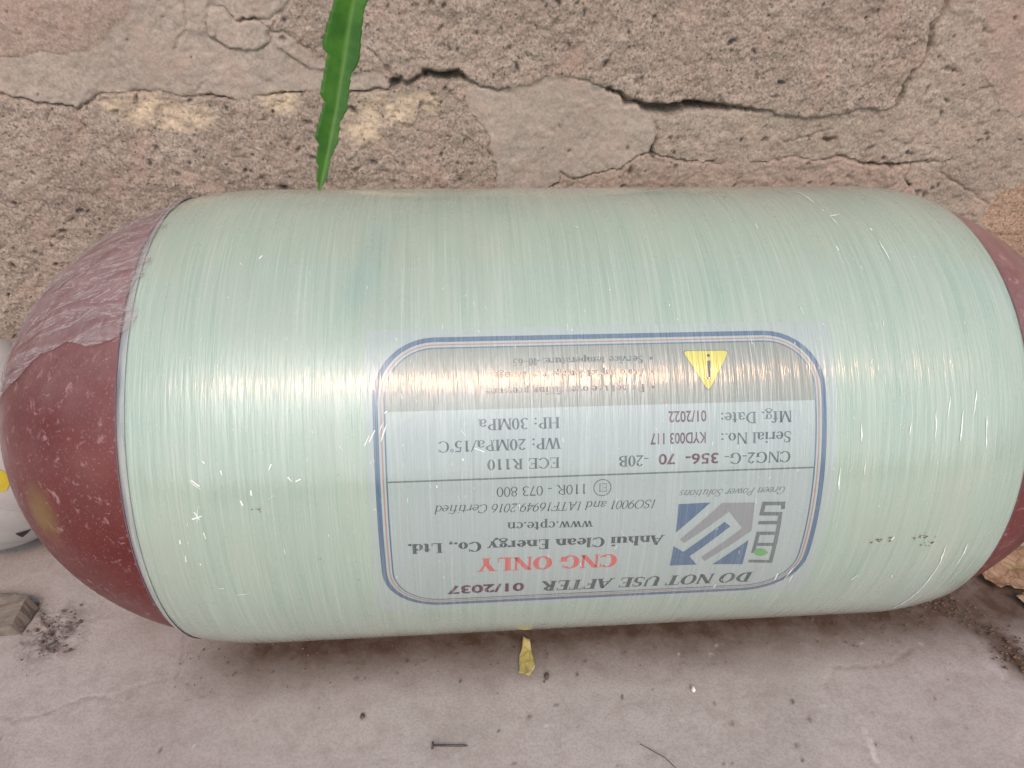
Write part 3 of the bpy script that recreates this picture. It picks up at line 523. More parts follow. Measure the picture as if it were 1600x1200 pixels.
# ------------------------------------------------------------------ a small serif face drawn as outlines (cap height 1)
def glyphs(T=.15, t=.055, sf=.075):
    S = .045
    def st(x, y0, y1, b=1, e=1, w=None):
        w = w or T; o = [[(x, y0), (x + w, y0), (x + w, y1), (x, y1)]]
        if b: o.append([(x - sf, y0), (x + w + sf, y0), (x + w + sf, y0 + S), (x - sf, y0 + S)])
        if e == 1: o.append([(x - sf, y1 - S), (x + w + sf, y1 - S), (x + w + sf, y1), (x - sf, y1)])
        if e == 2: o.append([(x - sf, y1 - S * 1.6), (x, y1 - S), (x, y1), (x - sf, y1 - S * .8)])
        return o
    def bar(x0, x1, y, w=None): w = w or t; return [[(x0, y - w / 2), (x1, y - w / 2), (x1, y + w / 2), (x0, y + w / 2)]]
    def dg(x0, y0, x1, y1, w): return [[(x0, y0), (x0 + w, y0), (x1 + w, y1), (x1, y1)]]
    def arc(cx, cy, rx, ry, a0, a1, wx=None, wy=None):
        wx = wx or T; wy = wy or t; n = max(4, int(abs(a1 - a0) / 16)); o = []
        P = lambda a, i: (cx + (rx - i * wx) * math.cos(a), cy + (ry - i * wy) * math.sin(a))
        for k in range(n):
            a, b = math.radians(a0 + (a1 - a0) * k / n), math.radians(a0 + (a1 - a0) * (k + 1) / n)
            o.append([P(a, 0), P(b, 0), P(b, 1), P(a, 1)])
        return o
    def dot(x, y, r=None):
        r = r or T * .55; return [[(x + r * math.cos(k * .785), y + r * math.sin(k * .785)) for k in range(8)]]
    sr = lambda x0, x1, y: bar(x0, x1, y, S)
    vs = lambda x, y, h: [[(x, y), (x + S, y), (x + S, y + h), (x, y + h)]]
    X = .66; th = t * 1.3; g = {}
    g['A'] = (dg(.04, 0, .36, 1, th) + dg(.58, 0, .30, 1, T) + bar(.17, .56, .33) + sr(-.05, .20, .022) + sr(.48, .82, .022), .76)
    g['B'] = (st(.08, 0, 1) + arc(.26, .74, .32, .26, -90, 90) + arc(.26, .255, .36, .255, -90, 90) + bar(.1, .28, .97) + bar(.1, .28, .5) + bar(.1, .28, .028), .68)
    g['C'] = (arc(.40, .5, .38, .52, 42, 318) + vs(.66, .68, .30) + vs(.66, .06, .18), .74)
    g['D'] = (st(.08, 0, 1) + arc(.24, .5, .50, .5, -90, 90) + bar(.1, .26, .972) + bar(.1, .26, .028), .80)
    g['E'] = (st(.08, 0, 1) + bar(.1, .56, .972) + bar(.1, .60, .028) + bar(.1, .42, .51) + vs(.55, .74, .26) + vs(.58, 0, .27) + vs(.40, .40, .22), .68)
    g['F'] = (st(.08, 0, 1) + bar(.1, .56, .972) + bar(.1, .42, .5) + vs(.55, .72, .28) + vs(.40, .39, .22), .62)
    g['G'] = (arc(.40, .5, .38, .52, 42, 330) + st(.56, .08, .44, 0, 1) + vs(.66, .70, .28), .80)
    g['H'] = (st(.08, 0, 1) + st(.55, 0, 1) + bar(.1, .6, .51), .80)
    g['I'] = (st(.10, 0, 1), .38)
    g['K'] = (st(.08, 0, 1) + dg(.2, .42, .6, 1, th) + dg(.55, 0, .26, .5, T) + sr(.46, .78, .022) + sr(.48, .74, .978), .76)
    g['L'] = (st(.08, 0, 1) + bar(.1, .58, .028) + vs(.56, 0, .30), .66)
    g['M'] = (st(.06, 0, 1, 1, 1, th) + st(.70, 0, 1) + dg(.40, 0, .08, 1, T) + dg(.42, 0, .72, 1, th), .95)
    g['N'] = (st(.07, 0, 1, 1, 1, th) + st(.62, 0, 1, 0, 1, th) + dg(.56, 0, .04, 1, T), .80)
    g['O'] = (arc(.41, .5, .39, .52, 0, 360), .82)
    g['P'] = (st(.08, 0, 1) + arc(.25, .73, .34, .27, -90, 90) + bar(.1, .27, .972) + bar(.1, .27, .487), .64)
    g['R'] = (st(.08, 0, 1) + arc(.25, .74, .32, .26, -90, 90) + bar(.1, .27, .972) + bar(.1, .27, .507) + dg(.56, 0, .26, .5, T) + sr(.5, .78, .022), .74)
    g['S'] = (arc(.29, .745, .23, .27, 40, 255, T * .9) + arc(.29, .255, .25, .275, -140, 80, T * .9) + dg(.38, .40, .08, .66, T) + vs(.47, .70, .27) + vs(.04, .03, .27), .58)
    g['T'] = (st(.28, 0, 1, 1, 0) + bar(.02, .69, .972) + vs(.02, .72, .27) + vs(.645, .72, .27), .71)
    g['U'] = (st(.07, .3, 1, 0) + st(.62, .3, 1, 0, 1, th) + arc(.38, .33, .31, .35, 180, 360, T * .8, .07), .80)
    g['W'] = (dg(.20, 0, 0, 1, T) + dg(.24, 0, .44, 1, th) + dg(.62, 0, .42, 1, T) + dg(.68, 0, .90, 1, th) + sr(-.06, .24, .978) + sr(.36, .64, .978) + sr(.82, 1.03, .978), .98)
    g['Y'] = (st(.30, 0, .46, 1, 0) + dg(.30, .40, .04, 1, T) + dg(.40, .42, .62, 1, th) + sr(-.04, .30, .978) + sr(.52, .78, .978), .74)
    g['a'] = (st(.32, .04, .46, 0, 0) + arc(.24, .46, .23, .21, 0, 165, T, .06) + arc(.23, .185, .21, .20, 60, 330, T * .8) + sr(.40, .56, .03), .54)
    g['b'] = (st(.06, 0, 1, 0, 2) + arc(.28, .33, .26, .345, -150, 150), .60)
    g['c'] = (arc(.28, .33, .27, .345, 50, 315) + dot(.43, .52), .54)
    g['d'] = (st(.40, 0, 1, 0, 2) + arc(.29, .33, .27, .345, 30, 330) + sr(.5, .63, .03), .63)
    g['e'] = (arc(.28, .33, .27, .345, 0, 320) + bar(.06, .53, .36), .56)
    g['f'] = (st(.14, 0, .84, 1, 0) + arc(.34, .80, .20, .22, 60, 180, T * .9) + bar(.02, .40, .63) + dot(.44, .93, T * .45), .42)
    g['g'] = (arc(.26, .43, .22, .24, 0, 360, T * .85) + arc(.27, -.11, .26, .17, 0, 360, T * .6, .06) + bar(.10, .44, .10, .1) + bar(.42, .60, .62), .58)
    g['h'] = (st(.07, 0, 1, 1, 2) + st(.42, 0, .42, 1, 0) + arc(.35, .40, .22, .27, 0, 150, T, .07), .66)
    g['i'] = (st(.09, 0, X, 1, 2) + dot(.165, .90), .34)
    g['l'] = (st(.09, 0, 1, 1, 2), .33)
    g['m'] = (st(.07, 0, X, 1, 2) + st(.40, 0, .42, 1, 0) + st(.73, 0, .42, 1, 0) + arc(.33, .40, .22, .27, 0, 150, T, .07) + arc(.66, .40, .22, .27, 0, 150, T, .07), .97)
    g['n'] = (st(.07, 0, X, 1, 2) + st(.42, 0, .42, 1, 0) + arc(.35, .40, .22, .27, 0, 150, T, .07), .66)
    g['o'] = (arc(.29, .33, .27, .345, 0, 360), .58)
    g['p'] = (st(.07, -.28, X, 1, 2) + arc(.30, .33, .27, .345, -150, 150), .62)
    g['r'] = (st(.07, 0, X, 1, 2) + arc(.34, .44, .18, .22, 70, 170, T * .6, .08) + dot(.40, .57), .47)
    g['s'] = (arc(.22, .49, .17, .18, 30, 250, T * .8) + arc(.22, .17, .19, .185, -150, 80, T * .8) + dg(.28, .26, .10, .42, T), .44)
    g['t'] = (st(.12, .12, .86, 0, 0) + arc(.29, .14, .17, .16, 180, 320, T) + bar(.02, .40, .63), .40)
    g['u'] = (st(.07, .2, X, 0, 2) + st(.42, 0, X, 0, 2) + arc(.28, .22, .21, .235, 180, 330, T, .07) + sr(.5, .66, .03), .66)
    g['v'] = (dg(.22, 0, .02, X, T) + dg(.26, 0, .46, X, th) + sr(-.04, .24, X - .022) + sr(.38, .6, X - .022), .58)
    g['w'] = (dg(.18, 0, .02, X, T * .9) + dg(.22, 0, .36, X, th) + dg(.50, 0, .34, X, T * .9) + dg(.55, 0, .72, X, th) + sr(-.05, .22, X - .022) + sr(.28, .52, X - .022) + sr(.64, .86, X - .022), .84)
    g['y'] = (dg(.22, 0, .02, X, T) + dg(.06, -.28, .46, X, th) + sr(-.04, .24, X - .022) + sr(.38, .6, X - .022) + dot(.06, -.24), .58)
    g['0'] = (arc(.27, .5, .25, .515, 0, 360), .54)
    g['1'] = (st(.20, 0, 1, 1, 0) + dg(.10, .84, .18, 1, .08), .54)
    g['2'] = (arc(.26, .72, .23, .29, 0, 160) + dg(.03, .06, .38, .66, T * .8) + bar(.03, .50, .06, .12), .54)
    g['3'] = (arc(.23, .76, .23, .25, -70, 150) + arc(.22, .27, .27, .28, -150, 80), .54)
    g['4'] = (st(.31, 0, 1, 1, 0) + bar(.0, .52, .28, .09) + dg(.0, .28, .32, 1, th), .54)
    g['5'] = (arc(.22, .32, .28, .34, -140, 110) + bar(.12, .48, .95, .1) + dg(.06, .55, .13, 1, th), .54)
    g['6'] = (arc(.27, .33, .25, .345, 0, 360) + arc(.46, .40, .44, .62, 105, 180, T), .54)
    g['7'] = (bar(.04, .50, .94, .12) + dg(.14, 0, .42, .94, T * .8), .54)
    g['8'] = (arc(.27, .75, .21, .26, 0, 360, T * .85) + arc(.27, .27, .25, .285, 0, 360, T * .9), .54)
    g['9'] = (arc(.27, .67, .25, .345, 0, 360) + arc(.08, .60, .44, .62, -75, 0, T), .54)
    g['.'] = (dot(.12, .075), .27); g[','] = (dot(.12, .075) + dg(.06, -.16, .13, .05, .08), .27)
    g[':'] = (dot(.14, .075) + dot(.14, .52), .30); g['-'] = (bar(.03, .33, .30, .085), .37); g['/'] = (dg(-.02, -.02, .30, 1.02, th), .36)
    g['~'] = (bar(.03, .45, .4, .07), .5); g['+'] = (bar(.03, .45, .4, .06) + [[(.21, .18), (.27, .18), (.27, .62), (.21, .62)]], .5)
    g["'"] = (arc(.15, .86, .12, .14, 0, 360, .05, .05), .30); g['*'] = ([[(.05, .22), (.4, .22), (.4, .6), (.05, .6)]], .45)
    g[' '] = ([], .32)
    return g
REG, BOLD, LIGHT, HEAVY = glyphs(.15, .06), glyphs(.20, .075), glyphs(.095, .065, .05), glyphs(.23, .075, .07)
MONO = None
def lay(txt, face, x_start, x_end, s_base, cap, slant=0.0, s_end=None, track=0.0):
    """text reads towards -x with its head towards +s (upside down for the viewer)"""
    adv = [face[c][1] + track for c in txt]; tot = sum(adv) - track; k = (x_start - x_end) / tot; s_end = s_base if s_end is None else s_end
    polys, p = [], 0.0
    for c, a in zip(txt, adv):
        for poly in face[c][0]:
            polys.append([(x_start - (p + gx + slant * gy) * k, s_base + (s_end - s_base) * p / tot + gy * cap) for gx, gy in poly])
        p += a
    return polys
def sans(txt, x_start, x_end, s_base, cap, bold=0.0):
    cu = bpy.data.curves.new("t", 'FONT'); cu.body = txt; cu.size = 1.0; cu.resolution_u = 3; cu.offset = bold
    to = bpy.data.objects.new("t", cu); COL.objects.link(to); bpy.context.view_layer.update()
    me = to.to_mesh(); vs = [(v.co.x, v.co.y) for v in me.vertices]; fs = [list(p.vertices) for p in me.polygons]
    to.to_mesh_clear(); bpy.data.objects.remove(to); bpy.data.curves.remove(cu)
    x0, x1 = min(v[0] for v in vs), max(v[0] for v in vs); y1 = max(v[1] for v in vs)
    P = [(x_start - (x - x0) / (x1 - x0) * (x_start - x_end), s_base + y / y1 * cap) for x, y in vs]
    return P, fs
def put_sans(txt, *a, mat='ink_purple', off=.0003, **k):
    P, F = sans(txt, *a, **k)
    return mesh_obj("lettering", [on(x, s, off) for x, s in P], F, MAT[mat], label, uv=P)
def put(polys, mat='ink', off=.00028): return skin("lettering", polys, MAT[mat], label, off)
put(lay("Mfg. Date:", REG, .1413, .0960, .1468, .0070))
put(lay("Serial No.:", REG, .1412, .0960, .1594, .0069))
put(lay("CNG2-G-", REG, .1412, .0985, .1719, .0069))
put(lay("-20B", REG, .0517, .0326, .1714, .0068))
put(lay("HP: 30MPa", REG, -.0028, -.0518, .1465, .0067))
put(lay("WP: 20MPa/15'C", REG, -.0027, -.0762, .1590, .0067))
put(lay("ECE R110", REG, -.0032, -.0472, .1710, .0065))
put_sans("01/2022", .0875, .0640, .1451, .0068, bold=.015); put_sans("KYD003 117", .0870, .0525, .1583, .0068, bold=.015)
put_sans("356-", .0952, .0745, .1716, .0066, bold=.02); put_sans("70", .0680, .0577, .1712, .0066, bold=.02)
put(lay("110R - 073 800", LIGHT, .0137, -.0418, .1886, .0062))
ring = lambda cx_, cs_, r, w: [[(cx_ + rr * math.cos(a), cs_ + rr * math.sin(a)) for rr, a in ((r, a0), (r, a0 + .2094), (r - w, a0 + .2094), (r - w, a0))] for a0 in [k * .2094395 for k in range(30)]]
put(ring(.0232, .1912, .0056, .0006) + lay("E1", LIGHT, .0262, .0202, .1884, .0056), 'ink_soft')
put(lay("ISO9001 and IATF16949:2016 Certified", LIGHT, .0575, -.0790, .2005, .0058, .22, .1990))
put(lay("www.cpte.cn", REG, .0180, -.0355, .2136, .0066, 0, .2124))
put(lay("Anhui Clean Energy Co., Ltd.", BOLD, .0645, -.0972, .2266, .0076, 0, .2256))
put(lay("CNG ONLY", HEAVY, .0360, -.0535, .2405, .0115, 0, .2393), 'ink_red')
put(lay("DO NOT USE AFTER", BOLD, .1300, -.0117, .2636, .0105, .10, .2632))
put_sans("01/2037", -.0234, -.0735, .2640, .0086, bold=.03)
put(lay("Green Power Solutions", LIGHT, .1401, .0725, .1950, .0050, .38), 'ink_soft')
for k, (tx, xe) in enumerate((("Service temperature:-40~65", -.0301), ("Avoid impact damage wire damage", -.0416), ("Do not use over filling pressure", -.0465))):
    if k == 2: tx = "Do not use over filling pressure"
    s_ = (.1104, .1186, .1282)[k]
    put(lay("*", REG, .0563, .0538, s_, .0042) + lay(tx, BOLD, .0500, xe, s_, .0046), 'ink')
tri = [(.0738, .1076), (.1050, .1080), (.0894, .1345)]
def rounded(p, r, n=5):
    o = []
    for i in range(3):
        a, b, c = Vector(p[i - 1]), Vector(p[i]), Vector(p[(i + 1) % 3]); u, w = (a - b).normalized(), (c - b).normalized()
        for k in range(n + 1):
            f = k / n; q = b + u * r * (1 - f) ** 2 + w * r * f ** 2; o.append((q.x, q.y))
    return o
ct = Vector((.0894, .1166))
skin("warning_triangle", [rounded(tri, .004)], MAT['ink_soft'], label, .00026)
ws = skin("warning_triangle", [rounded([tuple(ct + (Vector(p) - ct) * .94) for p in tri], .0036)], MAT['ink_yellow'], label, .00032)
skin("exclamation_mark", [[(.0908 + .0011 * math.cos(k), .1113 + .0011 * math.sin(k)) for k in (0, 1.05, 2.1, 3.14, 4.19, 5.24)], [(.0898, .1145), (.0918, .1145), (.0912, .1260), (.0886, .1262)][::1], [(.0890, .1247), (.0878, .1262), (.0918, .1262), (.0912, .1250)]], MAT['ink'], label, .00038)
for key, mt in (('blue', 'ink_blue'), ('grey', 'ink_logo_grey'), ('green', 'ink_green')):
    for poly in LOGO[key]: skin("emblem", [poly], MAT[mt], label, .00028 if key != 'green' else .0004)
def stroke(pl, w):
    out = []
    for p, q in zip(pl[:-1], pl[1:]):
        d = Vector((q[0] - p[0], q[1] - p[1])); n = d.normalized(); e = n * w / 2; m = Vector((-n.y, n.x)) * w / 2; a, b = Vector(p) - e, Vector(q) + e
        out.append([tuple(a + m), tuple(b + m), tuple(b - m), tuple(a - m)])
    return out
skin("monogram", [s_ for pl in LOGO['mono'] for s_ in stroke(pl, .0026)], MAT['ink_soft'], label, .00028)
def scratches():
    rr = random.Random(7); polys = []
    lines = [list(p) for p in SCRATCHES]
    for _ in range(150):
        x, s = rr.uniform(-.24, .30), rr.gauss(.13, .075); L = abs(rr.gauss(.0015, .0012)) + .0006
        a = rr.gauss(0, .35); lines.append([(x, s), (x + L * math.sin(a), s + L * math.cos(a))])
    for i, pl in enumerate(lines):
        w = .0011 if i < len(SCRATCHES) else rr.uniform(.00022, .0005)
        fine = []
        for (a, b), (c, d) in zip(pl[:-1], pl[1:]):
            n = max(1, int(math.hypot(c - a, d - b) / .004))
            fine += [(a + (c - a) * k / n, b + (d - b) * k / n) for k in range(n)]
        fine.append(pl[-1]); N = len(fine); off = []
        for k, p in enumerate(fine):
            q = fine[min(k + 1, N - 1)]; o_ = fine[max(k - 1, 0)]; d = Vector((q[0] - o_[0], q[1] - o_[1])).normalized()
            ww = w * rr.uniform(.35, 1.0) * (.25 if k in (0, N - 1) and N > 2 else 1); j = rr.uniform(-.0003, .0003) if N > 2 else 0
            off.append(((p[0] - d.y * (ww / 2 + j), p[1] + d.x * (ww / 2 + j)), (p[0] + d.y * (ww / 2 - j), p[1] - d.x * (ww / 2 - j))))
        polys += [[off[k][0], off[k + 1][0], off[k + 1][1], off[k][1]] for k in range(N - 1)]
    tag(skin("scratches", polys, MAT['scratch'], cyl, .00046), kind="stuff")
scratches()
MAT['grime'] = plain("brown_grime", (.17, .12, .085), .8, .3, .4, 400)
GRIME_SPOTS = [(0.1339, -0.0372, 0.002), (-0.1829, 0.1968, 0.0022), (0.2113, 0.2383, 0.004), (0.2389, 0.2392, 0.005), (0.2439, 0.244, 0.004), (-0.1508, 0.2341, 0.0012), (-0.1292, 0.2531, 0.0008), (-0.1887, 0.1218, 0.0006), (0.0754, -0.0117, 0.0006)]
def grime():
    rr = random.Random(29); polys = []
    for x, s, r in GRIME_SPOTS:
        for k in range(9):
            px, ps = x + rr.gauss(0, r), s + rr.gauss(0, r * .5); q = r * rr.uniform(.08, .32)
            polys.append([(px + q * rr.uniform(.5, 1.3) * math.cos(a), ps + q * rr.uniform(.3, .8) * math.sin(a)) for a in [j * .7 for j in range(9)]])
    tag(skin("grime_spots", polys, MAT['grime'], cyl, .0005), kind="stuff")
grime()
def tape():
    t = NT("clear_tape")
    wr = t.noise(t.coord("UV", (28, 95, 1), (0, 0, .5)), 1.0, 5, 0.62, 0.7); wr2 = t.noise(t.coord("UV", (260, 110, 1), (0, 0, .25)), 1.0, 4, 0.6, 0.6)
    milk = t.math('ADD', t.ramp(wr, [(0.34, 0.10), (0.50, 0.22), (0.53, 0.62), (0.56, 0.22), (0.70, 0.42)]), t.ramp(wr2, [(0.50, 0.0), (0.7, 0.14)]))
    df = t.new("ShaderNodeBsdfPrincipled"); t.set(df.inputs["Base Color"], (0.50, 0.43, 0.43, 1)); df.inputs["Roughness"].default_value = 0.35
    t.l.new(t.bump(t.math('ADD', wr, t.math('MULTIPLY', wr2, .3)), 0.7, 0.004), df.inputs["Normal"])
    tr = t.new("ShaderNodeBsdfTransparent"); mx = t.new("ShaderNodeMixShader")
    t.l.new(milk, mx.inputs[0]); t.l.new(tr.outputs[0], mx.inputs[1]); t.l.new(df.outputs[0], mx.inputs[2]); t.l.new(mx.outputs[0], t.out.inputs[0])
    V, F, UV = [], [], []; rr = random.Random(3); NX, NS = 90, 110
    jit = [rr.uniform(-1, 1) for _ in range(NX)]; jr = [rr.uniform(0, 1) for _ in range(NS)]
    for i in range(NX):
        f = i / (NX - 1)
        low = np.interp(f, [0, .05, .14, .24, .40, .60, .80, 1.0], [.084, .088, .092, .083, .090, .106, .118, .128]) + .00025 * jit[i] + .0012 * math.sin(i * .31)
        for j in range(NS):
            g = j / (NS - 1); s = -.19 + (low + .19) * g
            x = EL + .013 - .006 * abs(math.sin(g * 23)) - .004 * jr[j] - (f ** .8) * .165 if i == 0 else EL + .013 - .006 * abs(math.sin(g * 23)) * (1 - f) - .004 * jr[j] * (1 - f) - (f ** .8) * .152
            w = .0014 * max(0, float(fbm(np.array([x * 1.6 + s]), np.array([s * 1.5 - x]), .03, 4, 77)[0])) + .0022 * abs(float(fbm(np.array([x * 2.5 + s * 1.2]), np.array([(s - .8 * x) * .4]), .02, 3, 78)[0]))
            V.append(on(x, s, (.0010 if x > EL else -.0014) + w)); UV.append((x, s))
    F = [(i * NS + j, i * NS + j + 1, (i + 1) * NS + j + 1, (i + 1) * NS + j) for i in range(NX - 1) for j in range(NS - 1)]
    o = mesh_obj("clear_tape", V, F, t.m, cyl, uv=UV); o["label"] = "crumpled clear tape stuck over the red end"
tape()
# ------------------------------------------------------------------ loose things
def ball():
    root = empty("ball", (-.505, .0787, 0)); tag(root, "white ball with black and yellow patches behind the red cylinder end", "ball")
    r = .100; c = Vector((0, 0, r))
    t = NT("ball_leather"); v = t.coord()
    MAT['ball'] = t.p(color=t.mix(t.ramp(t.noise(v, 25, 5, .65), [(.4, 0.0), (.75, .5)]), (.50, .49, .48), (.36, .33, .30)), rough=.45, normal=t.bump(t.noise(v, 600, 2), .1, .0005))
    MAT['ball_black'] = plain("ball_black", (.02, .02, .022), .45, .4, .2, 60, .05); MAT['ball_yellow'] = plain("ball_yellow", (.60, .47, .04), .45, .4, .15, 60, .05)
    # six panels of three strips each, cube-mapped, with recessed seams
    rot_ = Matrix.Rotation(.5, 3, 'Z') @ Matrix.Rotation(.75, 3, 'Y') @ Matrix.Rotation(.3, 3, 'X')
    axes = [(Vector((1, 0, 0)), Vector((0, 1, 0)), Vector((0, 0, 1))), (Vector((-1, 0, 0)), Vector((0, 1, 0)), Vector((0, 0, 1))), (Vector((0, 1, 0)), Vector((0, 0, 1)), Vector((1, 0, 0))),
            (Vector((0, -1, 0)), Vector((0, 0, 1)), Vector((1, 0, 0))), (Vector((0, 0, 1)), Vector((1, 0, 0)), Vector((0, 1, 0))), (Vector((0, 0, -1)), Vector((1, 0, 0)), Vector((0, 1, 0)))]
    for n_, a, b in axes:
        for k in range(3):
            u0, u1 = -1 + 2 * k / 3, -1 + 2 * (k + 1) / 3; V, F = [], []; N, M_ = 10, 24
            for i in range(N + 1):
                for j in range(M_ + 1):
                    u, w = u0 + (u1 - u0) * i / N, -1 + 2 * j / M_
                    d = rot_ @ (n_ + a * math.tan(u * .7854) + b * math.tan(w * .7854)).normalized()
                    e = min((u - u0), (u1 - u), (1 - abs(w))) * r * .75
                    V.append(c + d * (r - .0016 * math.exp(-(e / .0022) ** 2)))
            F = [(i * (M_ + 1) + j, i * (M_ + 1) + j + 1, (i + 1) * (M_ + 1) + j + 1, (i + 1) * (M_ + 1) + j) for i in range(N) for j in range(M_)]
            mesh_obj("panel", V, F, MAT['ball'], root)
    def patch(name, d, size, mat, sides, spin=0.0):
        d = d.normalized(); a = d.orthogonal().normalized(); b = d.cross(a); V = [c + d * (r + .0006)]; F = []
        K = 24
        for ring_ in (1, 2, 3):
            for k in range(K):
                ang = 2 * math.pi * k / K; q = math.cos(math.pi / sides) / math.cos(((ang) % (2 * math.pi / sides)) - math.pi / sides)
                rr = size * q * ring_ / 3; V.append(c + (d * r + (a * math.cos(ang + spin) + b * math.sin(ang + spin)) * rr).normalized() * (r + .0006))
        for k in range(K):
            F.append((0, 1 + k, 1 + (k + 1) % K))
            for g in (0, 1): F.append((1 + g * K + k, 1 + (g + 1) * K + k, 1 + (g + 1) * K + (k + 1) % K, 1 + g * K + (k + 1) % K))
        mesh_obj(name, V, F, mat, root)
    patch("printed_mark", BALL_BLACK, .0075, MAT['ball_black'], 3, .4); patch("printed_mark", BALL_YELLOW, .012, MAT['ball_yellow'], 5)
# directions on the ball of its two printed marks
BALL_BLACK, BALL_YELLOW = Vector((0.51, -0.717, -0.476)), Vector((0.552, -0.81, 0.196))
ball()

def neem_leaf():
    tip, ax, ac, nn = (Vector(LEAF[k]) for k in ("tip", "ax", "ac", "nn"))
    # the leaflet carries on above the picture to its stalk
    L = [(a, b) for a, b in LEAF["L"]][::-1] + [(.080, -.0060), (.090, -.0040), (.096, -.0010)]
    Rr = [(a, b) for a, b in LEAF["R"]][::-1] + [(.083, .0075), (.090, .0060), (.097, .0020)]
    t = NT("leaf_green"); v = t.coord()
    c = t.ramp(t.noise(v, 90, 4, .6), [(.35, (.030, .125, .010)), (.65, (.075, .22, .022))])
    c = t.mix(t.math('MULTIPLY', t.attr("rib"), .5), c, (.22, .38, .10))
    m = t.p(color=c, rough=.42, spec=.4, normal=t.bump(t.noise(v, 260, 3), .25, .0008))
    tl = t.new("ShaderNodeBsdfTranslucent"); t.set(tl.inputs[0], (.16, .50, .03, 1)); mx = t.new("ShaderNodeMixShader"); mx.inputs[0].default_value = .35
    t.l.new(t.bsdf.outputs[0], mx.inputs[1]); t.l.new(tl.outputs[0], mx.inputs[2]); t.l.new(mx.outputs[0], t.out.inputs[0])
    root = empty("neem_leaf", tip); tag(root, "serrated green leaf hanging down in front of the wall", "leaf")
    la, lb = zip(*L); ra, rb = zip(*Rr); la, ra = np.maximum.accumulate(la), np.maximum.accumulate(ra)
    As = np.unique(np.concatenate([np.linspace(-.0003, .096, 240), la, ra])); V, rib = [], []
    n = 5
    for a in As:
        saw = .0004 * ((a / .0042) % 1.0) * min(1, a / .01); l, r = np.interp(a, la, lb) + .0003 - saw, np.interp(a, ra, rb) - .0003 + .0004 * ((a / .0047 + .4) % 1.0) * min(1, a / .01); mid = .0009 + .012 * a + .0006 * math.sin(a * 60)
        mid = min(max(mid, l + .0002), r - .0002)
        for side in (0, 1):
            for k in range(n + 1):
                f = k / n; b = l + (mid - l) * f if side == 0 else mid + (r - mid) * f
                if side and k == 0: continue
                dist = abs(b - mid)
                dep = -.30 * dist + .0035 * math.sin(a * 34)
                V.append(ax * a + ac * b + nn * dep); rib.append(math.exp(-(dist / .0006) ** 2))
    w = 2 * n + 1; F = [(i * w + k, i * w + k + 1, (i + 1) * w + k + 1, (i + 1) * w + k) for i in range(len(As) - 1) for k in range(w - 1)]
    o = mesh_obj("blade", V, F, m, root, attrs=dict(rib=rib))
    sm = o.modifiers.new("thickness", 'SOLIDIFY'); sm.thickness = .00025; sm.offset = 1
    tube("stalk", [ax * .094 + ac * .0005, ax * .104 + ac * .002, ax * .118 + ac * .001 + nn * -.004, ax * .15 + nn * -.012], [.0006, .0008, .0012, .0014], MAT['stalk'], root)
def tube(name, pts, rads, mat, parent=None, n=10, cap=True):
    V, F = [], []; pts = [Vector(p) for p in pts]
    for i, p in enumerate(pts):
        d = (pts[min(i + 1, len(pts) - 1)] - pts[max(i - 1, 0)]).normalized(); a = d.orthogonal().normalized(); b = d.cross(a)
        if i and a.dot(pa) < 0: a, b = -a, -b
        pa = a
        for k in range(n): V.append(p + (a * math.cos(k / n * 6.28318) + b * math.sin(k / n * 6.28318)) * rads[i])
    F = [(i * n + k, i * n + (k + 1) % n, (i + 1) * n + (k + 1) % n, (i + 1) * n + k) for i in range(len(pts) - 1) for k in range(n)]
    if cap: F += [tuple(range(n))[::-1], tuple(range((len(pts) - 1) * n, len(pts) * n))]
    return mesh_obj(name, V, F, mat, parent)
MAT['stalk'] = plain("green_stalk", (.11, .20, .04), .5)
neem_leaf()

MAT['rust'] = plain("rusty_steel", (.085, .065, .06), .6, .4, .4, 600)
def nail():
    a, b = Vector((*SPOT["nail0"], .0006)), Vector((*SPOT["nail1"], .0002)); d = (b - a).normalized(); L = (b - a).length
    root = empty("nail", a); tag(root, "small rusty nail lying on the concrete in front of the cylinder", "nail")
    z = Vector((0, 0, .0011)); 
    tube("shank", [z + d * .0006, z + d * L * .45, z + d * L * .92, z + d * L], [.0009, .0009, .00085, .0001], MAT['rust'], root)
    tube("head", [z - d * .0006, z, z + d * .0008, z + d * .0012], [.0026, .0028, .0026, .0011], MAT['rust'], root, 14)
nail()

def curled_leaf(name, label_, outline, z0, curl, mat, ribs=True, seed=1):
    """dead leaf: outline in metres about its centre, cupped and crinkled"""
    xs = [p[0] for p in outline]; ys = [p[1] for p in outline]; cx_, cy_ = sum(xs) / len(xs), sum(ys) / len(ys)
    V, F = [], []; K = len(outline); rings = 7
    V.append((0, 0, 0))
    for g in range(1, rings + 1):
        for x, y in outline: V.append(((x - cx_) * g / rings, (y - cy_) * g / rings, 0))
    V = np.array(V); size = max(max(xs) - min(xs), max(ys) - min(ys))
    rr_ = np.hypot(V[:, 0], V[:, 1]) / size
    V[:, 2] = z0 + curl * size * rr_ ** 2 + .10 * size * fbm(V[:, 0] + seed, V[:, 1], size * .45, 3, seed) * (0.3 + rr_) + .03 * size * np.abs(fbm(V[:, 0], V[:, 1] + seed, size * .12, 2, seed + 3))
    V[:, 2] += .0008 - V[:, 2].min()
    F = [(0, 1 + k, 1 + (k + 1) % K) for k in range(K)] + [(1 + g * K + k, 1 + (g + 1) * K + k, 1 + (g + 1) * K + (k + 1) % K, 1 + g * K + (k + 1) % K) for g in range(rings - 1) for k in range(K)]
    o = mesh_obj(name, V, F, mat); o.location = (cx_, cy_, 0)
    sm = o.modifiers.new("thickness", 'SOLIDIFY'); sm.thickness = .0003
    return o
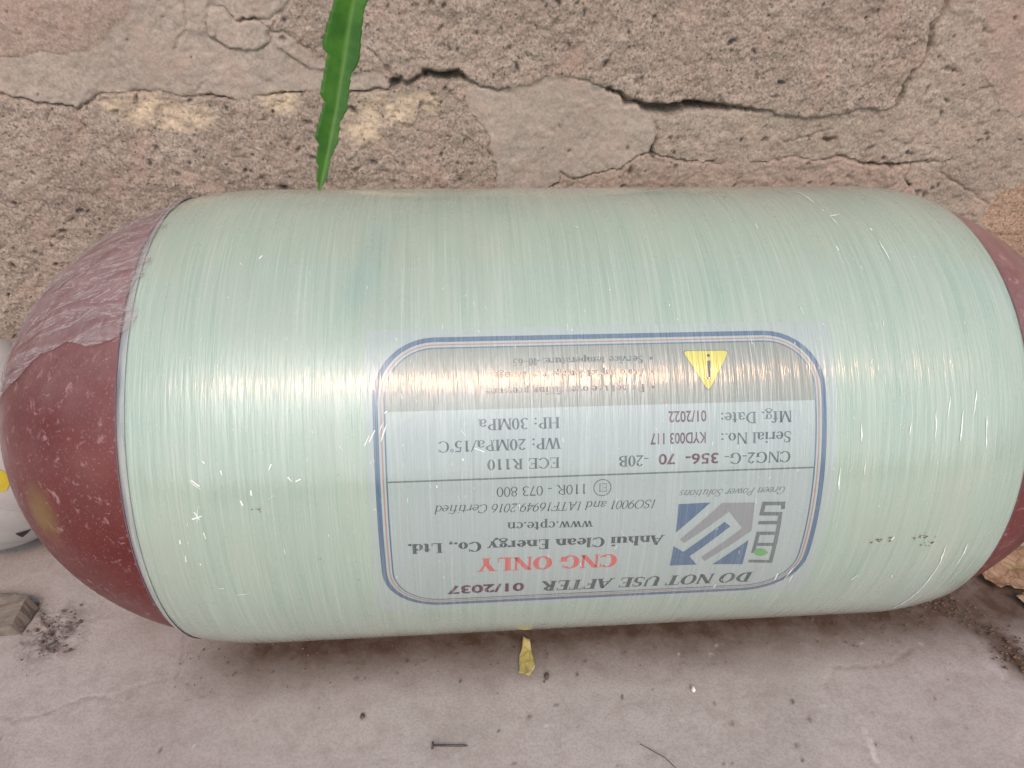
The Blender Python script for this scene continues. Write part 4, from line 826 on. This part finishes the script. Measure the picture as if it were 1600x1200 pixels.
def leaf_mat(name, c1, c2, c3):
    t = NT(name); v = t.coord()
    c = t.ramp(t.noise(v, 55, 5, .6, .5), [(.3, c1), (.5, c2), (.7, c3)])
    c = t.mix(t.ramp(t.voro(v, 90, 'DISTANCE_TO_EDGE').outputs[0], [(0.0, .5), (.08, 0.0)]), c, tuple(k * .5 for k in c1))
    return t.p(color=c, rough=.7, spec=.3, normal=t.bump(t.noise(v, 240, 4), .5, .001))
MAT['dry'] = leaf_mat("dry_leaf", (.20, .115, .065), (.36, .235, .15), (.47, .34, .24))
MAT['yellow'] = leaf_mat("yellow_leaf", (.36, .28, .07), (.52, .44, .16), (.66, .60, .36))
MAT['olive'] = leaf_mat("olive_leaf", (.16, .17, .05), (.27, .28, .09), (.34, .30, .12))
def jag(pts, n=5, amp=.0012, seed=0):
    rr = random.Random(seed); o = []
    for p, q in zip(pts, pts[1:] + pts[:1]):
        for k in range(n): o.append((p[0] + (q[0] - p[0]) * k / n + rr.uniform(-amp, amp), p[1] + (q[1] - p[1]) * k / n + rr.uniform(-amp, amp)))
    return o
d0 = SPOT["dl0"]
tag(curled_leaf("dry_leaf", "", jag([(d0[0], d0[1]), (.4357, -.0667), (.4487, -.0645), (.4556, -.07), (.4838, -.0756), (.503, -.0499), (.4933, -.0214), (.464, -.0191), (.444, -.0329)], 4, .0015, 2), .004, .35, MAT['dry'], seed=5),
    "curled tan dead leaf on the ground under the right end of the cylinder", "leaf")
tag(curled_leaf("dry_leaf", "", jag([(.4465, -.0778), (.4589, -.0734), (.4727, -.0833), (.4776, -.1107), (.4652, -.1161), (.4548, -.0976)], 4, .0012, 3), .002, .3, MAT['dry'], seed=9),
    "smaller tan dead leaf in front of the larger curled one at the right edge", "leaf")
tag(curled_leaf("dry_leaf", "", jag([(.4633, -.0352), (.4715, -.0214), (.4862, -.0168), (.4897, -.0306), (.4755, -.0442)], 4, .001, 6), .018, .2, MAT['olive'], seed=12),
    "small olive green leaf scrap resting on the tan dead leaf", "leaf")
y0, y1 = SPOT["yl0"], SPOT["yl1"]
tag(curled_leaf("yellow_leaf", "", jag([(y0[0] - .002, y0[1] + .002), (y0[0] + .003, y0[1]), (y0[0] + .0045, y0[1] - .014), (y0[0] + .0055, y1[1] + .010), (y1[0] + .004, y1[1]), (y1[0] - .004, y1[1] + .004), (y0[0] - .0065, y0[1] - .015)], 4, .0006, 8), .001, .30, MAT['yellow'], seed=21),
    "small folded yellow leaf scrap on the concrete below the data label", "leaf")
tag(curled_leaf("yellow_leaf", "", jag([(-.0144, -.0711), (-.0057, -.0711), (-.0048, -.0761), (-.0135, -.0761)], 4, .0004, 4), .001, .2, MAT['yellow'], seed=25), "tiny yellow leaf scrap tucked under the cylinder", "leaf")

def wood_chip():
    V0 = WOOD; top, bot = [], []
    t = NT("split_wood"); v = t.coord("Object", (1, 3.5, 1), (0, 0, .25))
    c = t.ramp(t.noise(v, 60, 5, .6, .4), [(.3, (.09, .07, .055)), (.5, (.165, .135, .11)), (.7, (.23, .195, .165))])
    m = t.p(color=c, rough=.8, normal=t.bump(t.noise(v, 150, 4), .6, .001))
    cx_, cy_ = -.478, -.037; zt = lambda x, y: .007 + .010 * (x + .478) / .035 * .6 + .004 * (y + .033) / .02
    P = jag(V0, 6, .0006, 5)
    V = [(x - cx_, y - cy_, max(.004, zt(x, y))) for x, y in P] + [(x - cx_ + (.006 if x > -.47 else 0), y - cy_ - .002, -.001) for x, y in P]; n = len(P)
    F = [tuple(range(n))] + [(k, n + k, n + (k + 1) % n, (k + 1) % n) for k in range(n)]
    o = mesh_obj("wood_chip", V, F, m, None, False); o.location = (cx_, cy_, 0)
    tag(o, "broken piece of tan wood on a sooty patch at the left edge", "wood chip")
wood_chip()

def pebble(name, x, y, r, mat, seed):
    bm = bmesh.new(); bmesh.ops.create_icosphere(bm, subdivisions=2, radius=1)
    rr = random.Random(seed); k = [rr.uniform(.7, 1.25) for _ in range(3)]; ph = [rr.uniform(0, 6) for _ in range(4)]
    for v in bm.verts:
        f = 1 + .18 * math.sin(v.co.x * 3 + ph[0]) + .15 * math.sin(v.co.y * 4 + ph[1]) + .12 * math.sin(v.co.z * 5 + ph[2])
        v.co = Vector((v.co.x * k[0], v.co.y * k[1], v.co.z * .65)) * r * f
    me = bpy.data.meshes.new(name); bm.to_mesh(me); bm.free(); me.materials.append(mat); me.polygons.foreach_set("use_smooth", [True] * len(me.polygons))
    o = link(bpy.data.objects.new(name, me)); o.location = (x, y, r * .35 - .002); return o
MAT['white_stone'] = plain("white_stone", (.72, .69, .66), .7); MAT['dark_stone'] = plain("dark_stone", (.10, .08, .07), .8)
MAT['soil'] = plain("soil", (.15, .10, .07), .9, .2, .45, 300)
tag(pebble("pebble", *SPOT["chip"], .0026, MAT['white_stone'], 1), "tiny white stone chip on the concrete", "pebble")
tag(pebble("pebble", SPECKS[3][0], SPECKS[3][1], .0020, MAT['dark_stone'], 2), "dark brown grit grain beside the yellow leaf scrap", "pebble")
tag(pebble("pebble", SPECKS[0][0], SPECKS[0][1], .0022, MAT['dark_stone'], 3), "dark grit grain on the concrete left of the nail", "pebble")
def crumbs():
    rr = random.Random(17); V, F = [], []
    path = [(.3482, -.0723), (.3838, -.0822), (.4048, -.1161), (.4219, -.1587), (.4535, -.195)]
    for i in range(900):
        k = rr.randrange(4); f = rr.random(); px = path[k][0] + (path[k + 1][0] - path[k][0]) * f + rr.gauss(0, .012); py = path[k][1] + (path[k + 1][1] - path[k][1]) * f + rr.gauss(0, .009)
        if 430 < i <= 520: px, py = SPOT["soot"][0] + rr.gauss(.004, .014), SPOT["soot"][1] + rr.gauss(0, .014)
        r = abs(rr.gauss(.0007, .0006)) + .0004
        if i > 520: px, py, r = rr.uniform(-.30, .36), -.085 - abs(rr.gauss(0, .022)), abs(rr.gauss(.0003, .0004)) + .0003
        b = len(V); c = Vector((px, py, r * .4 - .0015))
        for d in ((1, 0, 0), (-1, 0, 0), (0, 1, 0), (0, -1, 0), (0, 0, 1), (0, 0, -1)): V.append(c + Vector(d) * r * rr.uniform(.5, 1.2))
        F += [(b + 4, b, b + 2), (b + 4, b + 2, b + 1), (b + 4, b + 1, b + 3), (b + 4, b + 3, b), (b + 5, b + 2, b), (b + 5, b + 1, b + 2), (b + 5, b + 3, b + 1), (b + 5, b, b + 3)]
    tag(mesh_obj("soil_crumbs", V, F, MAT['soil'], None, False), "loose brown soil crumbs on the concrete", "soil", None, "stuff")
crumbs()
st_ = tube("grass_stalk", [(x, y, .0002) for x, y in STALK], [.0003, .0004, .0004, .0003], plain("straw", (.13, .10, .08), .8), None, 6)
tag(st_, "thin dry curved grass stalk lying on the concrete", "stalk")
